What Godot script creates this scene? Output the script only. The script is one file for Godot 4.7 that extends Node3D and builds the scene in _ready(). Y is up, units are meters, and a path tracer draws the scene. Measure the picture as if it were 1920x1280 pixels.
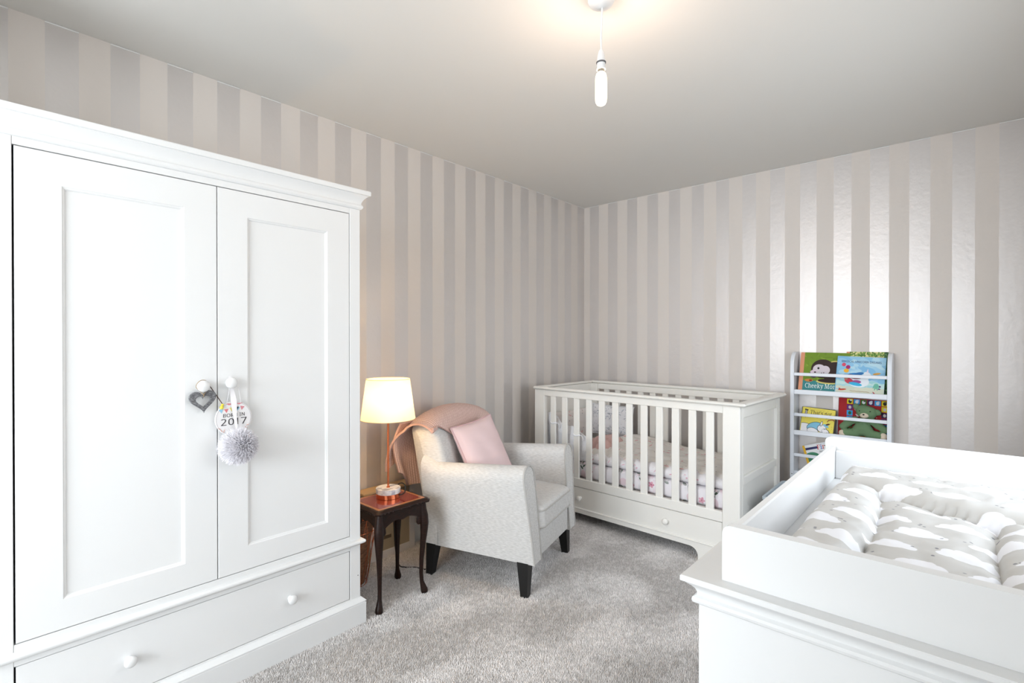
extends Node3D
# A small nursery: striped wallpaper, white wardrobe, armchair, cot bed, book rack and changing unit.

# ------------------------------------------------------------------ mesh building
class MB:
	var v := PackedVector3Array()
	var t := PackedVector2Array()
	func tri(a: Vector3, b: Vector3, c: Vector3, ua := Vector2.ZERO, ub := Vector2.ZERO, uc := Vector2.ZERO) -> void:
		v.append(a); v.append(b); v.append(c)
		t.append(ua); t.append(ub); t.append(uc)
	func quad(a: Vector3, b: Vector3, c: Vector3, d: Vector3, ua := Vector2(0, 0), ub := Vector2(1, 0), uc := Vector2(1, 1), ud := Vector2(0, 1)) -> void:
		tri(a, b, c, ua, ub, uc)
		tri(a, c, d, ua, uc, ud)
	func turn_out(from: int) -> void: # makes the closed shape added since then face outwards
		var mid := Vector3.ZERO
		for i in range(from, v.size()): mid += v[i]
		mid /= maxi(1, v.size() - from)
		var vol := 0.0
		for i in range(from, v.size(), 3):
			vol += (v[i] - mid).dot((v[i + 1] - mid).cross(v[i + 2] - mid))
		if vol < 0.0:
			for i in range(from, v.size(), 3):
				var a := v[i + 1]; v[i + 1] = v[i + 2]; v[i + 2] = a
				var b := t[i + 1]; t[i + 1] = t[i + 2]; t[i + 2] = b
	func move(from: int, xf: Transform3D) -> void:
		for i in range(from, v.size()): v[i] = xf * v[i]
	func mesh(crease := 40.0) -> ArrayMesh:
		var at := {}
		var fn := PackedVector3Array()
		for i in range(0, v.size(), 3):
			var n := (v[i + 1] - v[i]).cross(v[i + 2] - v[i])
			fn.append(n)
			for k in 3:
				var key := Vector3i((v[i + k] * 20000.0).round())
				if at.has(key): at[key].append(i / 3)
				else: at[key] = [i / 3]
		var lim := cos(deg_to_rad(crease))
		var nn := PackedVector3Array()
		nn.resize(v.size())
		var un := PackedVector3Array()
		for n in fn: un.append(n.normalized())
		for i in v.size():
			var key := Vector3i((v[i] * 20000.0).round())
			var me: Vector3 = un[i / 3]
			var s := Vector3.ZERO
			for f in at[key]:
				if un[f].dot(me) > lim: s += fn[f]
			nn[i] = s.normalized() if s.length_squared() > 0.0 else (me if me.length_squared() > 0.0 else Vector3.UP)
		var cv := PackedVector3Array(); var cn := PackedVector3Array(); var ct := PackedVector2Array()
		cv.resize(v.size()); cn.resize(v.size()); ct.resize(v.size())
		for i in range(0, v.size(), 3): # clockwise for the engine
			for k in 3:
				var q: int = i + [0, 2, 1][k]
				cv[i + k] = v[q]; cn[i + k] = nn[q]; ct[i + k] = t[q]
		var arr := []
		arr.resize(Mesh.ARRAY_MAX)
		arr[Mesh.ARRAY_VERTEX] = cv; arr[Mesh.ARRAY_NORMAL] = cn; arr[Mesh.ARRAY_TEX_UV] = ct
		var am := ArrayMesh.new()
		am.add_surface_from_arrays(Mesh.PRIMITIVE_TRIANGLES, arr)
		return am

func V(x: float, y: float, z: float) -> Vector3: return Vector3(x, y, z)

func box(m: MB, lo: Vector3, hi: Vector3, r := 0.003, xf := Transform3D()) -> MB:
	var s := m.v.size()
	r = minf(r, 0.49 * minf(hi.x - lo.x, minf(hi.y - lo.y, hi.z - lo.z)))
	var c := (lo + hi) / 2.0
	var h := (hi - lo) / 2.0
	for ax in 3:
		var u := (ax + 1) % 3
		var w := (ax + 2) % 3
		for sg in [-1.0, 1.0]:
			var q := []
			for k in [[-1, -1], [1, -1], [1, 1], [-1, 1]]:
				var p := Vector3.ZERO
				p[ax] = sg * h[ax]; p[u] = k[0] * (h[u] - r); p[w] = k[1] * (h[w] - r)
				q.append(c + p)
			if sg > 0: m.quad(q[0], q[1], q[2], q[3])
			else: m.quad(q[3], q[2], q[1], q[0])
		for su in [-1.0, 1.0]:
			for sw in [-1.0, 1.0]:
				var q := []
				for k in [[-1, 0], [1, 0], [1, 1], [-1, 1]]:
					var p := Vector3.ZERO
					p[ax] = k[0] * (h[ax] - r)
					p[u] = su * (h[u] - (r if k[1] else 0.0)); p[w] = sw * (h[w] - (0.0 if k[1] else r))
					q.append(c + p)
				if su * sw > 0: m.quad(q[0], q[1], q[2], q[3])
				else: m.quad(q[3], q[2], q[1], q[0])
	for sx in [-1.0, 1.0]:
		for sy in [-1.0, 1.0]:
			for sz in [-1.0, 1.0]:
				var a := c + V(sx * h.x, sy * (h.y - r), sz * (h.z - r))
				var b := c + V(sx * (h.x - r), sy * h.y, sz * (h.z - r))
				var d := c + V(sx * (h.x - r), sy * (h.y - r), sz * h.z)
				if sx * sy * sz > 0: m.tri(a, b, d)
				else: m.tri(a, d, b)
	for i in range(s, m.v.size(), 3): # each face outwards
		var n := (m.v[i + 1] - m.v[i]).cross(m.v[i + 2] - m.v[i])
		if n.dot((m.v[i] + m.v[i + 1] + m.v[i + 2]) / 3.0 - c) < 0.0:
			var a := m.v[i + 1]; m.v[i + 1] = m.v[i + 2]; m.v[i + 2] = a
	m.move(s, xf)
	return m

func loft(m: MB, rings: Array, caps := true, closed := true, us := 1.0, vs := 1.0) -> MB:
	var s := m.v.size()
	var n: int = rings[0].size()
	for i in rings.size() - 1:
		var a: PackedVector3Array = rings[i]
		var b: PackedVector3Array = rings[i + 1]
		var v0 := vs * i / (rings.size() - 1)
		var v1 := vs * (i + 1) / (rings.size() - 1)
		for j in (n if closed else n - 1):
			var k := (j + 1) % n
			var u0 := us * j / n
			var u1 := us * (j + 1) / n
			m.quad(a[j], a[k], b[k], b[j], Vector2(u0, v0), Vector2(u1, v0), Vector2(u1, v1), Vector2(u0, v1))
	if caps:
		for e in 2:
			var r: PackedVector3Array = rings[0] if e == 0 else rings[rings.size() - 1]
			var c := Vector3.ZERO
			for p in r: c += p
			c /= n
			for j in n:
				if e == 0: m.tri(c, r[(j + 1) % n], r[j])
				else: m.tri(c, r[j], r[(j + 1) % n])
		m.turn_out(s)
	return m

func rect(x0: float, x1: float, y: float, z0: float, z1: float) -> PackedVector3Array:
	return PackedVector3Array([V(x0, y, z0), V(x1, y, z0), V(x1, y, z1), V(x0, y, z1)])

# a moulding round a box: profile of (out, y); the back (low x) stays flush unless all is true
func moulding(m: MB, x0: float, x1: float, z0: float, z1: float, prof: Array, all := false) -> MB:
	var rings := []
	for p in prof: rings.append(rect(x0 - (p[0] if all else 0.0), x1 + p[0], p[1], z0 - p[0], z1 + p[0]))
	return loft(m, rings)

func lathe(m: MB, prof: Array, n := 24, xf := Transform3D()) -> MB:
	var s := m.v.size()
	var rings := []
	for p in prof:
		var r := PackedVector3Array()
		for j in n:
			var a := TAU * j / n
			r.append(V(cos(a) * p[0], p[1], sin(a) * p[0]))
		rings.append(r)
	loft(m, rings, true)
	m.move(s, xf)
	return m

func tube(m: MB, pts: Array, r: float, n := 8, closed := false) -> MB:
	var rings := []
	var up := Vector3.ZERO
	var c := pts.size()
	for i in c:
		var a: Vector3 = pts[(i - 1 + c) % c] if closed or i > 0 else pts[i]
		var b: Vector3 = pts[(i + 1) % c] if closed or i < c - 1 else pts[i]
		var d := (b - a).normalized()
		if up == Vector3.ZERO: up = d.cross(V(0.31, 0.83, 0.47)).normalized()
		up = (up - d * up.dot(d)).normalized()
		var w := d.cross(up)
		var ring := PackedVector3Array()
		for j in n:
			var q := TAU * j / n
			ring.append(pts[i] + (up * cos(q) + w * sin(q)) * r)
		rings.append(ring)
	if closed: rings.append(rings[0])
	var s := m.v.size()
	loft(m, rings, not closed)
	if closed: m.turn_out(s)
	return m

func smooth(pts: Array, k := 6, closed := false) -> Array: # Catmull-Rom
	var out := []
	var c := pts.size()
	for i in (c if closed else c - 1):
		var a: Vector3 = pts[(i - 1 + c) % c] if closed else pts[maxi(i - 1, 0)]
		var b: Vector3 = pts[i]
		var d: Vector3 = pts[(i + 1) % c]
		var e: Vector3 = pts[(i + 2) % c] if closed else pts[mini(i + 2, c - 1)]
		for j in k: out.append(b.cubic_interpolate(d, a, e, float(j) / k))
	if not closed: out.append(pts[c - 1])
	return out

# a cloth of some thickness through a grid of points
func sheet(m: MB, g: Array, th := 0.006, us := 1.0, vs := 1.0) -> MB:
	var s := m.v.size()
	var R := g.size()
	var Cn: int = g[0].size()
	var top := []
	var bot := []
	for i in R:
		var a := PackedVector3Array()
		var b := PackedVector3Array()
		for j in Cn:
			var du: Vector3 = g[i][mini(j + 1, Cn - 1)] - g[i][maxi(j - 1, 0)]
			var dv: Vector3 = g[mini(i + 1, R - 1)][j] - g[maxi(i - 1, 0)][j]
			var n := du.cross(dv).normalized() * th * 0.5
			a.append(g[i][j] + n); b.append(g[i][j] - n)
		top.append(a); bot.append(b)
	for i in R - 1:
		for j in Cn - 1:
			var u0 := us * j / (Cn - 1); var u1 := us * (j + 1) / (Cn - 1)
			var v0 := vs * i / (R - 1); var v1 := vs * (i + 1) / (R - 1)
			m.quad(top[i][j], top[i][j + 1], top[i + 1][j + 1], top[i + 1][j], Vector2(u0, v0), Vector2(u1, v0), Vector2(u1, v1), Vector2(u0, v1))
			m.quad(bot[i][j + 1], bot[i][j], bot[i + 1][j], bot[i + 1][j + 1], Vector2(u1, v0), Vector2(u0, v0), Vector2(u0, v1), Vector2(u1, v1))
	for i in R - 1:
		m.quad(bot[i][0], top[i][0], top[i + 1][0], bot[i + 1][0], Vector2.ZERO, Vector2.ZERO, Vector2.ZERO, Vector2.ZERO)
		m.quad(top[i][Cn - 1], bot[i][Cn - 1], bot[i + 1][Cn - 1], top[i + 1][Cn - 1], Vector2.ZERO, Vector2.ZERO, Vector2.ZERO, Vector2.ZERO)
	for j in Cn - 1:
		m.quad(top[0][j], bot[0][j], bot[0][j + 1], top[0][j + 1], Vector2.ZERO, Vector2.ZERO, Vector2.ZERO, Vector2.ZERO)
		m.quad(bot[R - 1][j], top[R - 1][j], top[R - 1][j + 1], bot[R - 1][j + 1], Vector2.ZERO, Vector2.ZERO, Vector2.ZERO, Vector2.ZERO)
	m.turn_out(s)
	return m

# a stuffed cushion in the xy plane
func pillow(m: MB, w: float, h: float, th: float, xf: Transform3D, bump := 0.0, edge := 0.004, n := 26) -> MB:
	var s := m.v.size()
	for side in [1.0, -1.0]:
		for i in n:
			for j in n:
				var q := []
				for k in [[0, 0], [1, 0], [1, 1], [0, 1]]:
					var u: float = 2.0 * (i + k[0]) / n - 1.0
					var v: float = 2.0 * (j + k[1]) / n - 1.0
					var f := pow((1.0 - pow(absf(u), 3.0)) * (1.0 - pow(absf(v), 3.0)), 0.55)
					var z := edge + th * f + bump * f * sin(u * 5.0 + v * 9.0) * cos(v * 6.0 - u * 2.0)
					q.append(V(w * u * (1.0 - 0.05 * (1.0 - v * v)), h * v * (1.0 - 0.05 * (1.0 - u * u)), side * z))
				var ua := Vector2(float(i) / n, 1.0 - float(j) / n)
				var ub := Vector2(float(i + 1) / n, 1.0 - float(j + 1) / n)
				if side > 0: m.quad(q[0], q[1], q[2], q[3], ua, Vector2(ub.x, ua.y), ub, Vector2(ua.x, ub.y))
				else: m.quad(q[3], q[2], q[1], q[0], Vector2(ua.x, ub.y), ub, Vector2(ub.x, ua.y), ua)
	for i in n: # the gusset between both faces
		var e := []
		for k in 2:
			var u: float = 2.0 * (i + k) / n - 1.0
			e.append([V(w * u, h * (1.0 - 0.05 * (1.0 - u * u)), edge), V(w * (1.0 - 0.05 * (1.0 - u * u)), h * u, edge)])
		var z2 := V(0, 0, -2.0 * edge)
		m.quad(e[1][0], e[0][0], e[0][0] + z2, e[1][0] + z2)
		m.quad(e[0][1], e[1][1], e[1][1] + z2, e[0][1] + z2)
		var fx := V(1, -1, 1); var fy := V(-1, 1, 1)
		m.quad(e[0][0] * fx, e[1][0] * fx, (e[1][0] + z2) * fx, (e[0][0] + z2) * fx)
		m.quad(e[1][1] * fy, e[0][1] * fy, (e[0][1] + z2) * fy, (e[1][1] + z2) * fy)
	m.move(s, xf)
	return m

func outline(w: float, h: float, z := 0.0, n := 12) -> Array: # the seam of such a cushion
	var o := []
	for e in 4:
		for i in n:
			var u := 2.0 * i / n - 1.0
			var a := w * u
			var b := h * (1.0 - 0.05 * (1.0 - u * u))
			var c := w * (1.0 - 0.05 * (1.0 - u * u))
			var d := h * u
			o.append([V(a, -b, z), V(c, d, z), V(-a, b, z), V(-c, -d, z)][e])
	return o

func extrude(m: MB, poly: Array, z0: float, z1: float, xf := Transform3D()) -> MB:
	var s := m.v.size()
	var pp := PackedVector2Array(poly)
	var ids := Geometry2D.triangulate_polygon(pp)
	for i in range(0, ids.size(), 3):
		var a := pp[ids[i]]; var b := pp[ids[i + 1]]; var c := pp[ids[i + 2]]
		if (b - a).cross(c - a) < 0.0:
			var w := b; b = c; c = w
		m.tri(V(a.x, a.y, z1), V(b.x, b.y, z1), V(c.x, c.y, z1), a, b, c)
		m.tri(V(a.x, a.y, z0), V(c.x, c.y, z0), V(b.x, b.y, z0), a, c, b)
	var area := 0.0
	for i in pp.size(): area += pp[i].cross(pp[(i + 1) % pp.size()])
	for i in pp.size():
		var a := pp[i]; var b := pp[(i + 1) % pp.size()]
		if area < 0.0:
			var w := a; a = b; b = w
		m.quad(V(a.x, a.y, z0), V(b.x, b.y, z0), V(b.x, b.y, z1), V(a.x, a.y, z1))
	m.move(s, xf)
	m.turn_out(s)
	return m

# surface nets over a signed distance
func nets(m: MB, lo: Vector3, hi: Vector3, cell: float, f: Callable) -> MB:
	var nx := int((hi.x - lo.x) / cell) + 2; var ny := int((hi.y - lo.y) / cell) + 2; var nz := int((hi.z - lo.z) / cell) + 2
	var d := PackedFloat32Array(); d.resize(nx * ny * nz)
	for i in nx:
		for j in ny:
			for k in nz: d[(i * ny + j) * nz + k] = f.call(lo + V(i, j, k) * cell)
	var at := {}
	for i in nx - 1:
		for j in ny - 1:
			for k in nz - 1:
				var c := []
				var neg := 0
				for q in 8:
					var w := d[((i + (q & 1)) * ny + j + ((q >> 1) & 1)) * nz + k + (q >> 2)]
					c.append(w)
					if w < 0.0: neg += 1
				if neg == 0 or neg == 8: continue
				var p := Vector3.ZERO
				var n := 0
				for e in [[0, 1], [2, 3], [4, 5], [6, 7], [0, 2], [1, 3], [4, 6], [5, 7], [0, 4], [1, 5], [2, 6], [3, 7]]:
					var a: float = c[e[0]]; var b: float = c[e[1]]
					if (a < 0.0) != (b < 0.0):
						var pa := V(e[0] & 1, (e[0] >> 1) & 1, e[0] >> 2); var pb := V(e[1] & 1, (e[1] >> 1) & 1, e[1] >> 2)
						p += pa.lerp(pb, a / (a - b)); n += 1
				at[Vector3i(i, j, k)] = lo + (V(i, j, k) + p / n) * cell
	var s := m.v.size()
	for key in at:
		var i: int = key.x; var j: int = key.y; var k: int = key.z
		var a := d[(i * ny + j) * nz + k] < 0.0
		for ax in 3:
			var o: Vector3i = [Vector3i(1, 0, 0), Vector3i(0, 1, 0), Vector3i(0, 0, 1)][ax]
			var b := d[((i + o.x) * ny + j + o.y) * nz + k + o.z] < 0.0
			if a == b: continue
			var u: Vector3i = [Vector3i(0, 1, 0), Vector3i(0, 0, 1), Vector3i(1, 0, 0)][ax]
			var w: Vector3i = [Vector3i(0, 0, 1), Vector3i(1, 0, 0), Vector3i(0, 1, 0)][ax]
			if not (at.has(key - u) and at.has(key - w) and at.has(key - u - w)): continue
			if a: m.quad(at[key - u - w], at[key - w], at[key], at[key - u])
			else: m.quad(at[key - u], at[key], at[key - w], at[key - u - w])
	m.turn_out(s)
	return m

# ------------------------------------------------------------------ nodes
var taken := {}
func numbered(called: String) -> String:
	taken[called] = taken.get(called, -1) + 1
	return called if taken[called] == 0 else "%s_%03d" % [called, taken[called]]

func tag(o: Node3D, label: String, category: String, group := "") -> Node3D:
	o.set_meta("label", label); o.set_meta("category", category)
	if group: o.set_meta("group", group)
	return o

func thing(called: String, label: String, category: String, at := Vector3.ZERO, turn := 0.0, group := "") -> Node3D:
	var o := Node3D.new()
	o.name = numbered(called); add_child(o)
	o.position = at; o.rotation.y = turn
	return tag(o, label, category, group)

func put(called: String, what, mat: Material, parent: Node = null, crease := 40.0, label := "") -> MeshInstance3D:
	var o := MeshInstance3D.new()
	o.mesh = what.mesh(crease) if what is MB else what
	o.material_override = mat
	if parent == null or parent == self:
		o.name = numbered(called); add_child(o)
	else:
		o.name = called
		var k := 0
		while parent.has_node(NodePath(o.name)):
			k += 1; o.name = "%s_%03d" % [called, k]
		parent.add_child(o, true)
	if label: o.set_meta("label", label)
	return o

func struct(called: String, what, mat: Material, crease := 40.0) -> MeshInstance3D:
	var o := put(called, what, mat, self, crease)
	o.set_meta("kind", "structure")
	return o

func T(at: Vector3, turn := Vector3.ZERO) -> Transform3D: # turn in degrees
	return Transform3D(Basis.from_euler(turn * PI / 180.0), at)

# ------------------------------------------------------------------ materials and pictures
func mat(c: Color, rough := 0.6, metal := 0.0, spec := 0.5) -> StandardMaterial3D:
	var m := StandardMaterial3D.new()
	m.albedo_color = c; m.roughness = rough; m.metallic = metal; m.metallic_specular = spec
	return m

func tri_map(m: StandardMaterial3D, scale: Vector3, world := false) -> StandardMaterial3D:
	m.uv1_triplanar = true; m.uv1_world_triplanar = world; m.uv1_scale = scale
	return m

func noise_img(size: int, freq: float, oct: int, sd: int, stretch := 1.0) -> Image: # seamless, grey 0..1
	var f := FastNoiseLite.new()
	f.seed = sd; f.frequency = freq; f.fractal_octaves = oct; f.noise_type = FastNoiseLite.TYPE_SIMPLEX_SMOOTH
	var im := f.get_seamless_image(size, int(size * stretch), false, false, 0.2)
	if stretch != 1.0: im.resize(size, size, Image.INTERPOLATE_BILINEAR)
	return im

func ramp_img(src: Image, a: Color, b: Color, lo := 0.2, hi := 0.8) -> Image:
	var n := src.get_width()
	var im := Image.create(n, src.get_height(), false, Image.FORMAT_RGB8)
	for y in src.get_height():
		for x in n: im.set_pixel(x, y, a.lerp(b, clampf((src.get_pixel(x, y).r - lo) / (hi - lo), 0.0, 1.0)))
	return im

func tex(im: Image) -> ImageTexture: return ImageTexture.create_from_image(im)

func bumpy(m: StandardMaterial3D, im: Image, cm: float) -> StandardMaterial3D:
	m.heightmap_enabled = true; m.heightmap_texture = tex(im); m.heightmap_scale = cm
	return m

func canvas(w: int, h: int, c: Color) -> Image:
	var im := Image.create(w, h, false, Image.FORMAT_RGB8)
	im.fill(c)
	return im

func ell(im: Image, cx: float, cy: float, rx: float, ry: float, c: Color, deg := 0.0, wrap := false) -> void:
	var w := im.get_width(); var h := im.get_height()
	var ca := cos(deg_to_rad(deg)); var sa := sin(deg_to_rad(deg))
	var R := int(maxf(rx, ry)) + 2
	for y in range(int(cy) - R, int(cy) + R + 1):
		for x in range(int(cx) - R, int(cx) + R + 1):
			var px := x; var py := y
			if wrap: px = posmod(x, w); py = posmod(y, h)
			elif x < 0 or y < 0 or x >= w or y >= h: continue
			var dx := x - cx; var dy := y - cy
			var u := (dx * ca + dy * sa) / rx; var v := (-dx * sa + dy * ca) / ry
			var e := clampf((1.0 - sqrt(u * u + v * v)) * minf(rx, ry) + 0.5, 0.0, 1.0)
			if e > 0.0: im.set_pixel(px, py, im.get_pixel(px, py).lerp(c, e))

func poly(im: Image, pts: Array, c: Color) -> void:
	var pp := PackedVector2Array(pts)
	var lo := pp[0]; var hi := pp[0]
	for p in pp: lo = lo.min(p); hi = hi.max(p)
	for y in range(maxi(0, int(lo.y)), mini(im.get_height(), int(hi.y) + 1)):
		for x in range(maxi(0, int(lo.x)), mini(im.get_width(), int(hi.x) + 1)):
			if Geometry2D.is_point_in_polygon(Vector2(x + 0.5, y + 0.5), pp): im.set_pixel(x, y, c)

func pic(im: Image, rough := 0.5) -> StandardMaterial3D:
	var m := mat(Color.WHITE, rough)
	m.albedo_texture = tex(im)
	return m

func letters(txt: String, height: float, mt: Material, parent: Node, xf: Transform3D, called := "lettering", font := "Droid Sans", depth := 0.0006, width := 0.0) -> void:
	var f := SystemFont.new()
	f.font_names = PackedStringArray([font])
	var tm := TextMesh.new()
	tm.text = txt; tm.font = f; tm.font_size = 32; tm.pixel_size = height / 24.0; tm.depth = depth; tm.curve_step = 2.0
	var o := put(called, tm, mt, parent)
	if width > 0.0:
		var b := tm.get_aabb().size.x
		if b > 0.0: xf.basis = xf.basis * Basis.from_scale(V(width / b, 1, 1))
	o.transform = xf

# ------------------------------------------------------------------ the place
const H := 2.45
const RX := 2.86
const RZ := 6.2
const WY := 1.22 # window in the right wall: middle and half sizes
const WZ := 1.8
const WH := 0.55
const WW := 0.75
const FX := 1.5
var M := {}

func _ready() -> void:
	var cam := Camera3D.new()
	cam.name = "camera"
	cam.fov = rad_to_deg(2.0 * atan(640.0 / 942.82))
	cam.position = V(2.553, 1.262, 3.847)
	cam.rotation = V(deg_to_rad(-0.258), deg_to_rad(41.733), 0)
	cam.near = 0.02
	add_child(cam)
	cam.current = true
	var env := Environment.new()
	env.background_mode = Environment.BG_SKY
	var sky := Sky.new()
	var sm := ProceduralSkyMaterial.new()
	sm.sky_top_color = Color(0.74, 0.79, 0.86); sm.sky_horizon_color = Color(0.88, 0.89, 0.91)
	sm.ground_bottom_color = Color(0.42, 0.43, 0.40); sm.ground_horizon_color = Color(0.70, 0.72, 0.72)
	sm.sky_energy_multiplier = 1.3
	sky.sky_material = sm
	env.sky = sky
	env.tonemap_mode = Environment.TONE_MAPPER_LINEAR
	env.tonemap_exposure = 1.13
	env.sdfgi_enabled = true; env.ssao_enabled = true; env.ssil_enabled = true
	var we := WorldEnvironment.new()
	we.name = "world_environment"; we.environment = env
	add_child(we)
	daylight("window_daylight", V(RX - 0.03, WY, WZ), V(0, 90, 0), Vector2(2.0 * WW - 0.06, 2.0 * WH - 0.06), 1.35)
	daylight("front_window_daylight", V(FX, 1.45, RZ - 0.03), V(0, 0, 0), Vector2(1.9, 1.24), 9.0)
	materials()
	room()
	wardrobe()
	wardrobe_hangings()
	pendant()
	side_table()
	table_lamp()
	behind_table()
	armchair()
	cot()
	bedding()
	book_rack()
	books()
	teddy()
	changing_unit()

func daylight(called: String, at: Vector3, turn: Vector3, size: Vector2, e: float) -> void:
	var l := AreaLight3D.new()
	l.name = called
	l.area_size = size
	l.light_color = Color(0.935, 0.97, 1.0)
	l.light_energy = e
	l.area_range = 12.0
	l.area_attenuation = 2.0
	l.shadow_enabled = true
	l.position = at; l.rotation_degrees = turn
	add_child(l)

func materials() -> void:
	M.white = mat(Color(0.925, 0.925, 0.922), 0.55, 0.0, 0.35)
	M.cream = mat(Color(0.955, 0.945, 0.92), 0.42, 0.0, 0.4)
	M.ceiling = mat(Color(0.90, 0.89, 0.87), 0.95, 0.0, 0.2)
	M.plaster = mat(Color(0.965, 0.96, 0.95), 0.9, 0.0, 0.2)
	M.trim = mat(Color(0.92, 0.92, 0.91), 0.4)
	# wallpaper: matte beige and a silvery satin that mirrors the windows softly
	M.beige = bumpy(tri_map(mat(Color(0.88, 0.85, 0.825), 0.85, 0.0, 0.3), V(3, 3, 3), true), noise_img(256, 0.03, 3, 5), 0.03)
	M.silver = bumpy(tri_map(mat(Color(0.85, 0.83, 0.82), 0.40, 0.40, 0.5), V(2.2, 2.2, 2.2), true), noise_img(512, 0.02, 4, 9), 0.05)
	# carpet
	var fine := noise_img(1024, 0.16, 4, 21)
	var big := noise_img(256, 0.022, 4, 33)
	var mid := noise_img(512, 0.05, 3, 34)
	var pile := Image.create(1024, 1024, false, Image.FORMAT_RGB8)
	for y in 1024:
		for x in 1024:
			var a := clampf((fine.get_pixel(x, y).r - 0.2) / 0.6, 0.0, 1.0)
			var b := smoothstep(0.35, 0.65, big.get_pixel(x / 4, y / 4).r)
			var c := mid.get_pixel(x / 2, y / 2).r
			var q := 0.42 * a + 0.34 * b + 0.24 * c
			pile.set_pixel(x, y, Color(0.80, 0.79, 0.785).lerp(Color(0.93, 0.92, 0.915), q))
	M.carpet = mat(Color.WHITE, 1.0, 0.0, 0.1)
	M.carpet.albedo_texture = tex(pile)
	tri_map(M.carpet, V(1.15, 1.15, 1.15), true)
	bumpy(M.carpet, fine, 0.7)
	# furniture
	var grain := noise_img(256, 0.02, 4, 3, 6.0)
	M.wood = mat(Color.WHITE, 0.4, 0.0, 0.35)
	M.wood.albedo_texture = tex(ramp_img(grain, Color(0.085, 0.05, 0.04), Color(0.19, 0.105, 0.075), 0.2, 0.8))
	tri_map(M.wood, V(6, 6, 6))
	M.leather = bumpy(tri_map(mat(Color(0.50, 0.13, 0.11), 0.18), V(30, 30, 30)), noise_img(128, 0.08, 3, 8), 0.02)
	M.leather.clearcoat_enabled = true; M.leather.clearcoat = 0.8; M.leather.clearcoat_roughness = 0.06
	M.gilt = mat(Color(0.66, 0.42, 0.24), 0.3)
	M.gilt.clearcoat_enabled = true; M.gilt.clearcoat = 0.8; M.gilt.clearcoat_roughness = 0.06
	M.copper = mat(Color(0.86, 0.50, 0.34), 0.16, 1.0)
	M.marble = tri_map(mat(Color.WHITE, 0.3), V(5, 5, 5))
	M.marble.albedo_texture = tex(ramp_img(noise_img(256, 0.012, 5, 71), Color(0.66, 0.66, 0.70), Color(0.95, 0.94, 0.93), 0.25, 0.5))
	M.rack = mat(Color(0.91, 0.925, 0.95), 0.4)
	M.paper = mat(Color(0.90, 0.88, 0.83), 0.8)
	M.black = mat(Color(0.035, 0.033, 0.033), 0.45)
	M.cable = mat(Color(0.03, 0.03, 0.03), 0.5)
	M.linen = tri_map(mat(Color.WHITE, 0.95, 0.0, 0.2), V(3.0, 3.0, 3.0))
	var fl := FastNoiseLite.new()
	fl.seed = 41; fl.frequency = 0.16; fl.fractal_octaves = 3
	var slub := fl.get_seamless_image(64, 512, false, false, 0.2)
	slub.resize(512, 512, Image.INTERPOLATE_CUBIC)
	var slub2 := noise_img(512, 0.2, 2, 44)
	for y in 512:
		for x in 512:
			var q := clampf((slub.get_pixel(x, y).r * 0.75 + slub2.get_pixel(x, y).r * 0.25 - 0.25) / 0.5, 0.0, 1.0)
			slub2.set_pixel(x, y, Color(q, q, q))
	M.linen.albedo_texture = tex(ramp_img(slub2, Color(0.775, 0.77, 0.76), Color(0.885, 0.88, 0.872), 0.0, 1.0))
	bumpy(M.linen, slub2, 0.03)
	M.linen.rim_enabled = true; M.linen.rim = 0.25; M.linen.rim_tint = 0.6
	M.piping = mat(Color(0.74, 0.73, 0.715), 0.95, 0.0, 0.2)
	M.pink = bumpy(tri_map(mat(Color(0.90, 0.80, 0.80), 0.95, 0.0, 0.2), V(14, 14, 14)), noise_img(128, 0.12, 3, 15), 0.02)
	# ribbed knit
	var knit := Image.create(64, 64, false, Image.FORMAT_RGB8)
	var knc := Image.create(64, 64, false, Image.FORMAT_RGB8)
	for y in 64:
		for x in 64:
			var row := absf(sin(PI * y / 16.0))
			var st := 0.5 + 0.5 * sin(TAU * x / 16.0 + (PI if (y / 16) % 2 else 0.0))
			var k := pow(row, 0.7) * (0.75 + 0.25 * st)
			knit.set_pixel(x, y, Color(k, k, k))
			knc.set_pixel(x, y, Color(0.78, 0.64, 0.605).lerp(Color(0.92, 0.815, 0.785), k))
	M.knit = mat(Color.WHITE, 1.0, 0.0, 0.1)
	M.knit.albedo_texture = tex(knc)
	bumpy(M.knit, knit, 0.25)

# one wall whose room side is papered in stripes: edges run along the wall, every other strip silver
func papered(called: String, edges: Array, first_silver: int, at: Callable, back: MB) -> void:
	var w := struct(called, back, M.trim)
	var mb := [MB.new(), MB.new()]
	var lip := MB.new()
	for i in edges.size() - 1:
		var k := 1 if posmod(i - first_silver, 2) == 0 else 0
		var a: float = edges[i]; var b: float = edges[i + 1]
		mb[k].quad(at.call(a, 0.0, 0.0), at.call(b, 0.0, 0.0), at.call(b, H - 0.006, 0.0), at.call(a, H - 0.006, 0.0))
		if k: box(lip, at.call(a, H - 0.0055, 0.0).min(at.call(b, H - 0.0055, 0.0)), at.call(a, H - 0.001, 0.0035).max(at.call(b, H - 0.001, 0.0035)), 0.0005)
		if k: # the paper curls forward a little under the ceiling
			mb[k].quad(at.call(a, H - 0.006, 0.0), at.call(b, H - 0.006, 0.0), at.call(b, H - 0.001, 0.004), at.call(a, H - 0.001, 0.004))
		else:
			mb[k].quad(at.call(a, H - 0.006, 0.0), at.call(b, H - 0.006, 0.0), at.call(b, H, 0.0), at.call(a, H, 0.0))
	put("matte_stripes", mb[0], M.beige, w, 20, "matte beige wallpaper stripes")
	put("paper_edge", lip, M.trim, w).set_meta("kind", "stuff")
	put("silver_stripes", mb[1], M.silver, w, 20, "satin silver wallpaper stripes")

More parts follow.
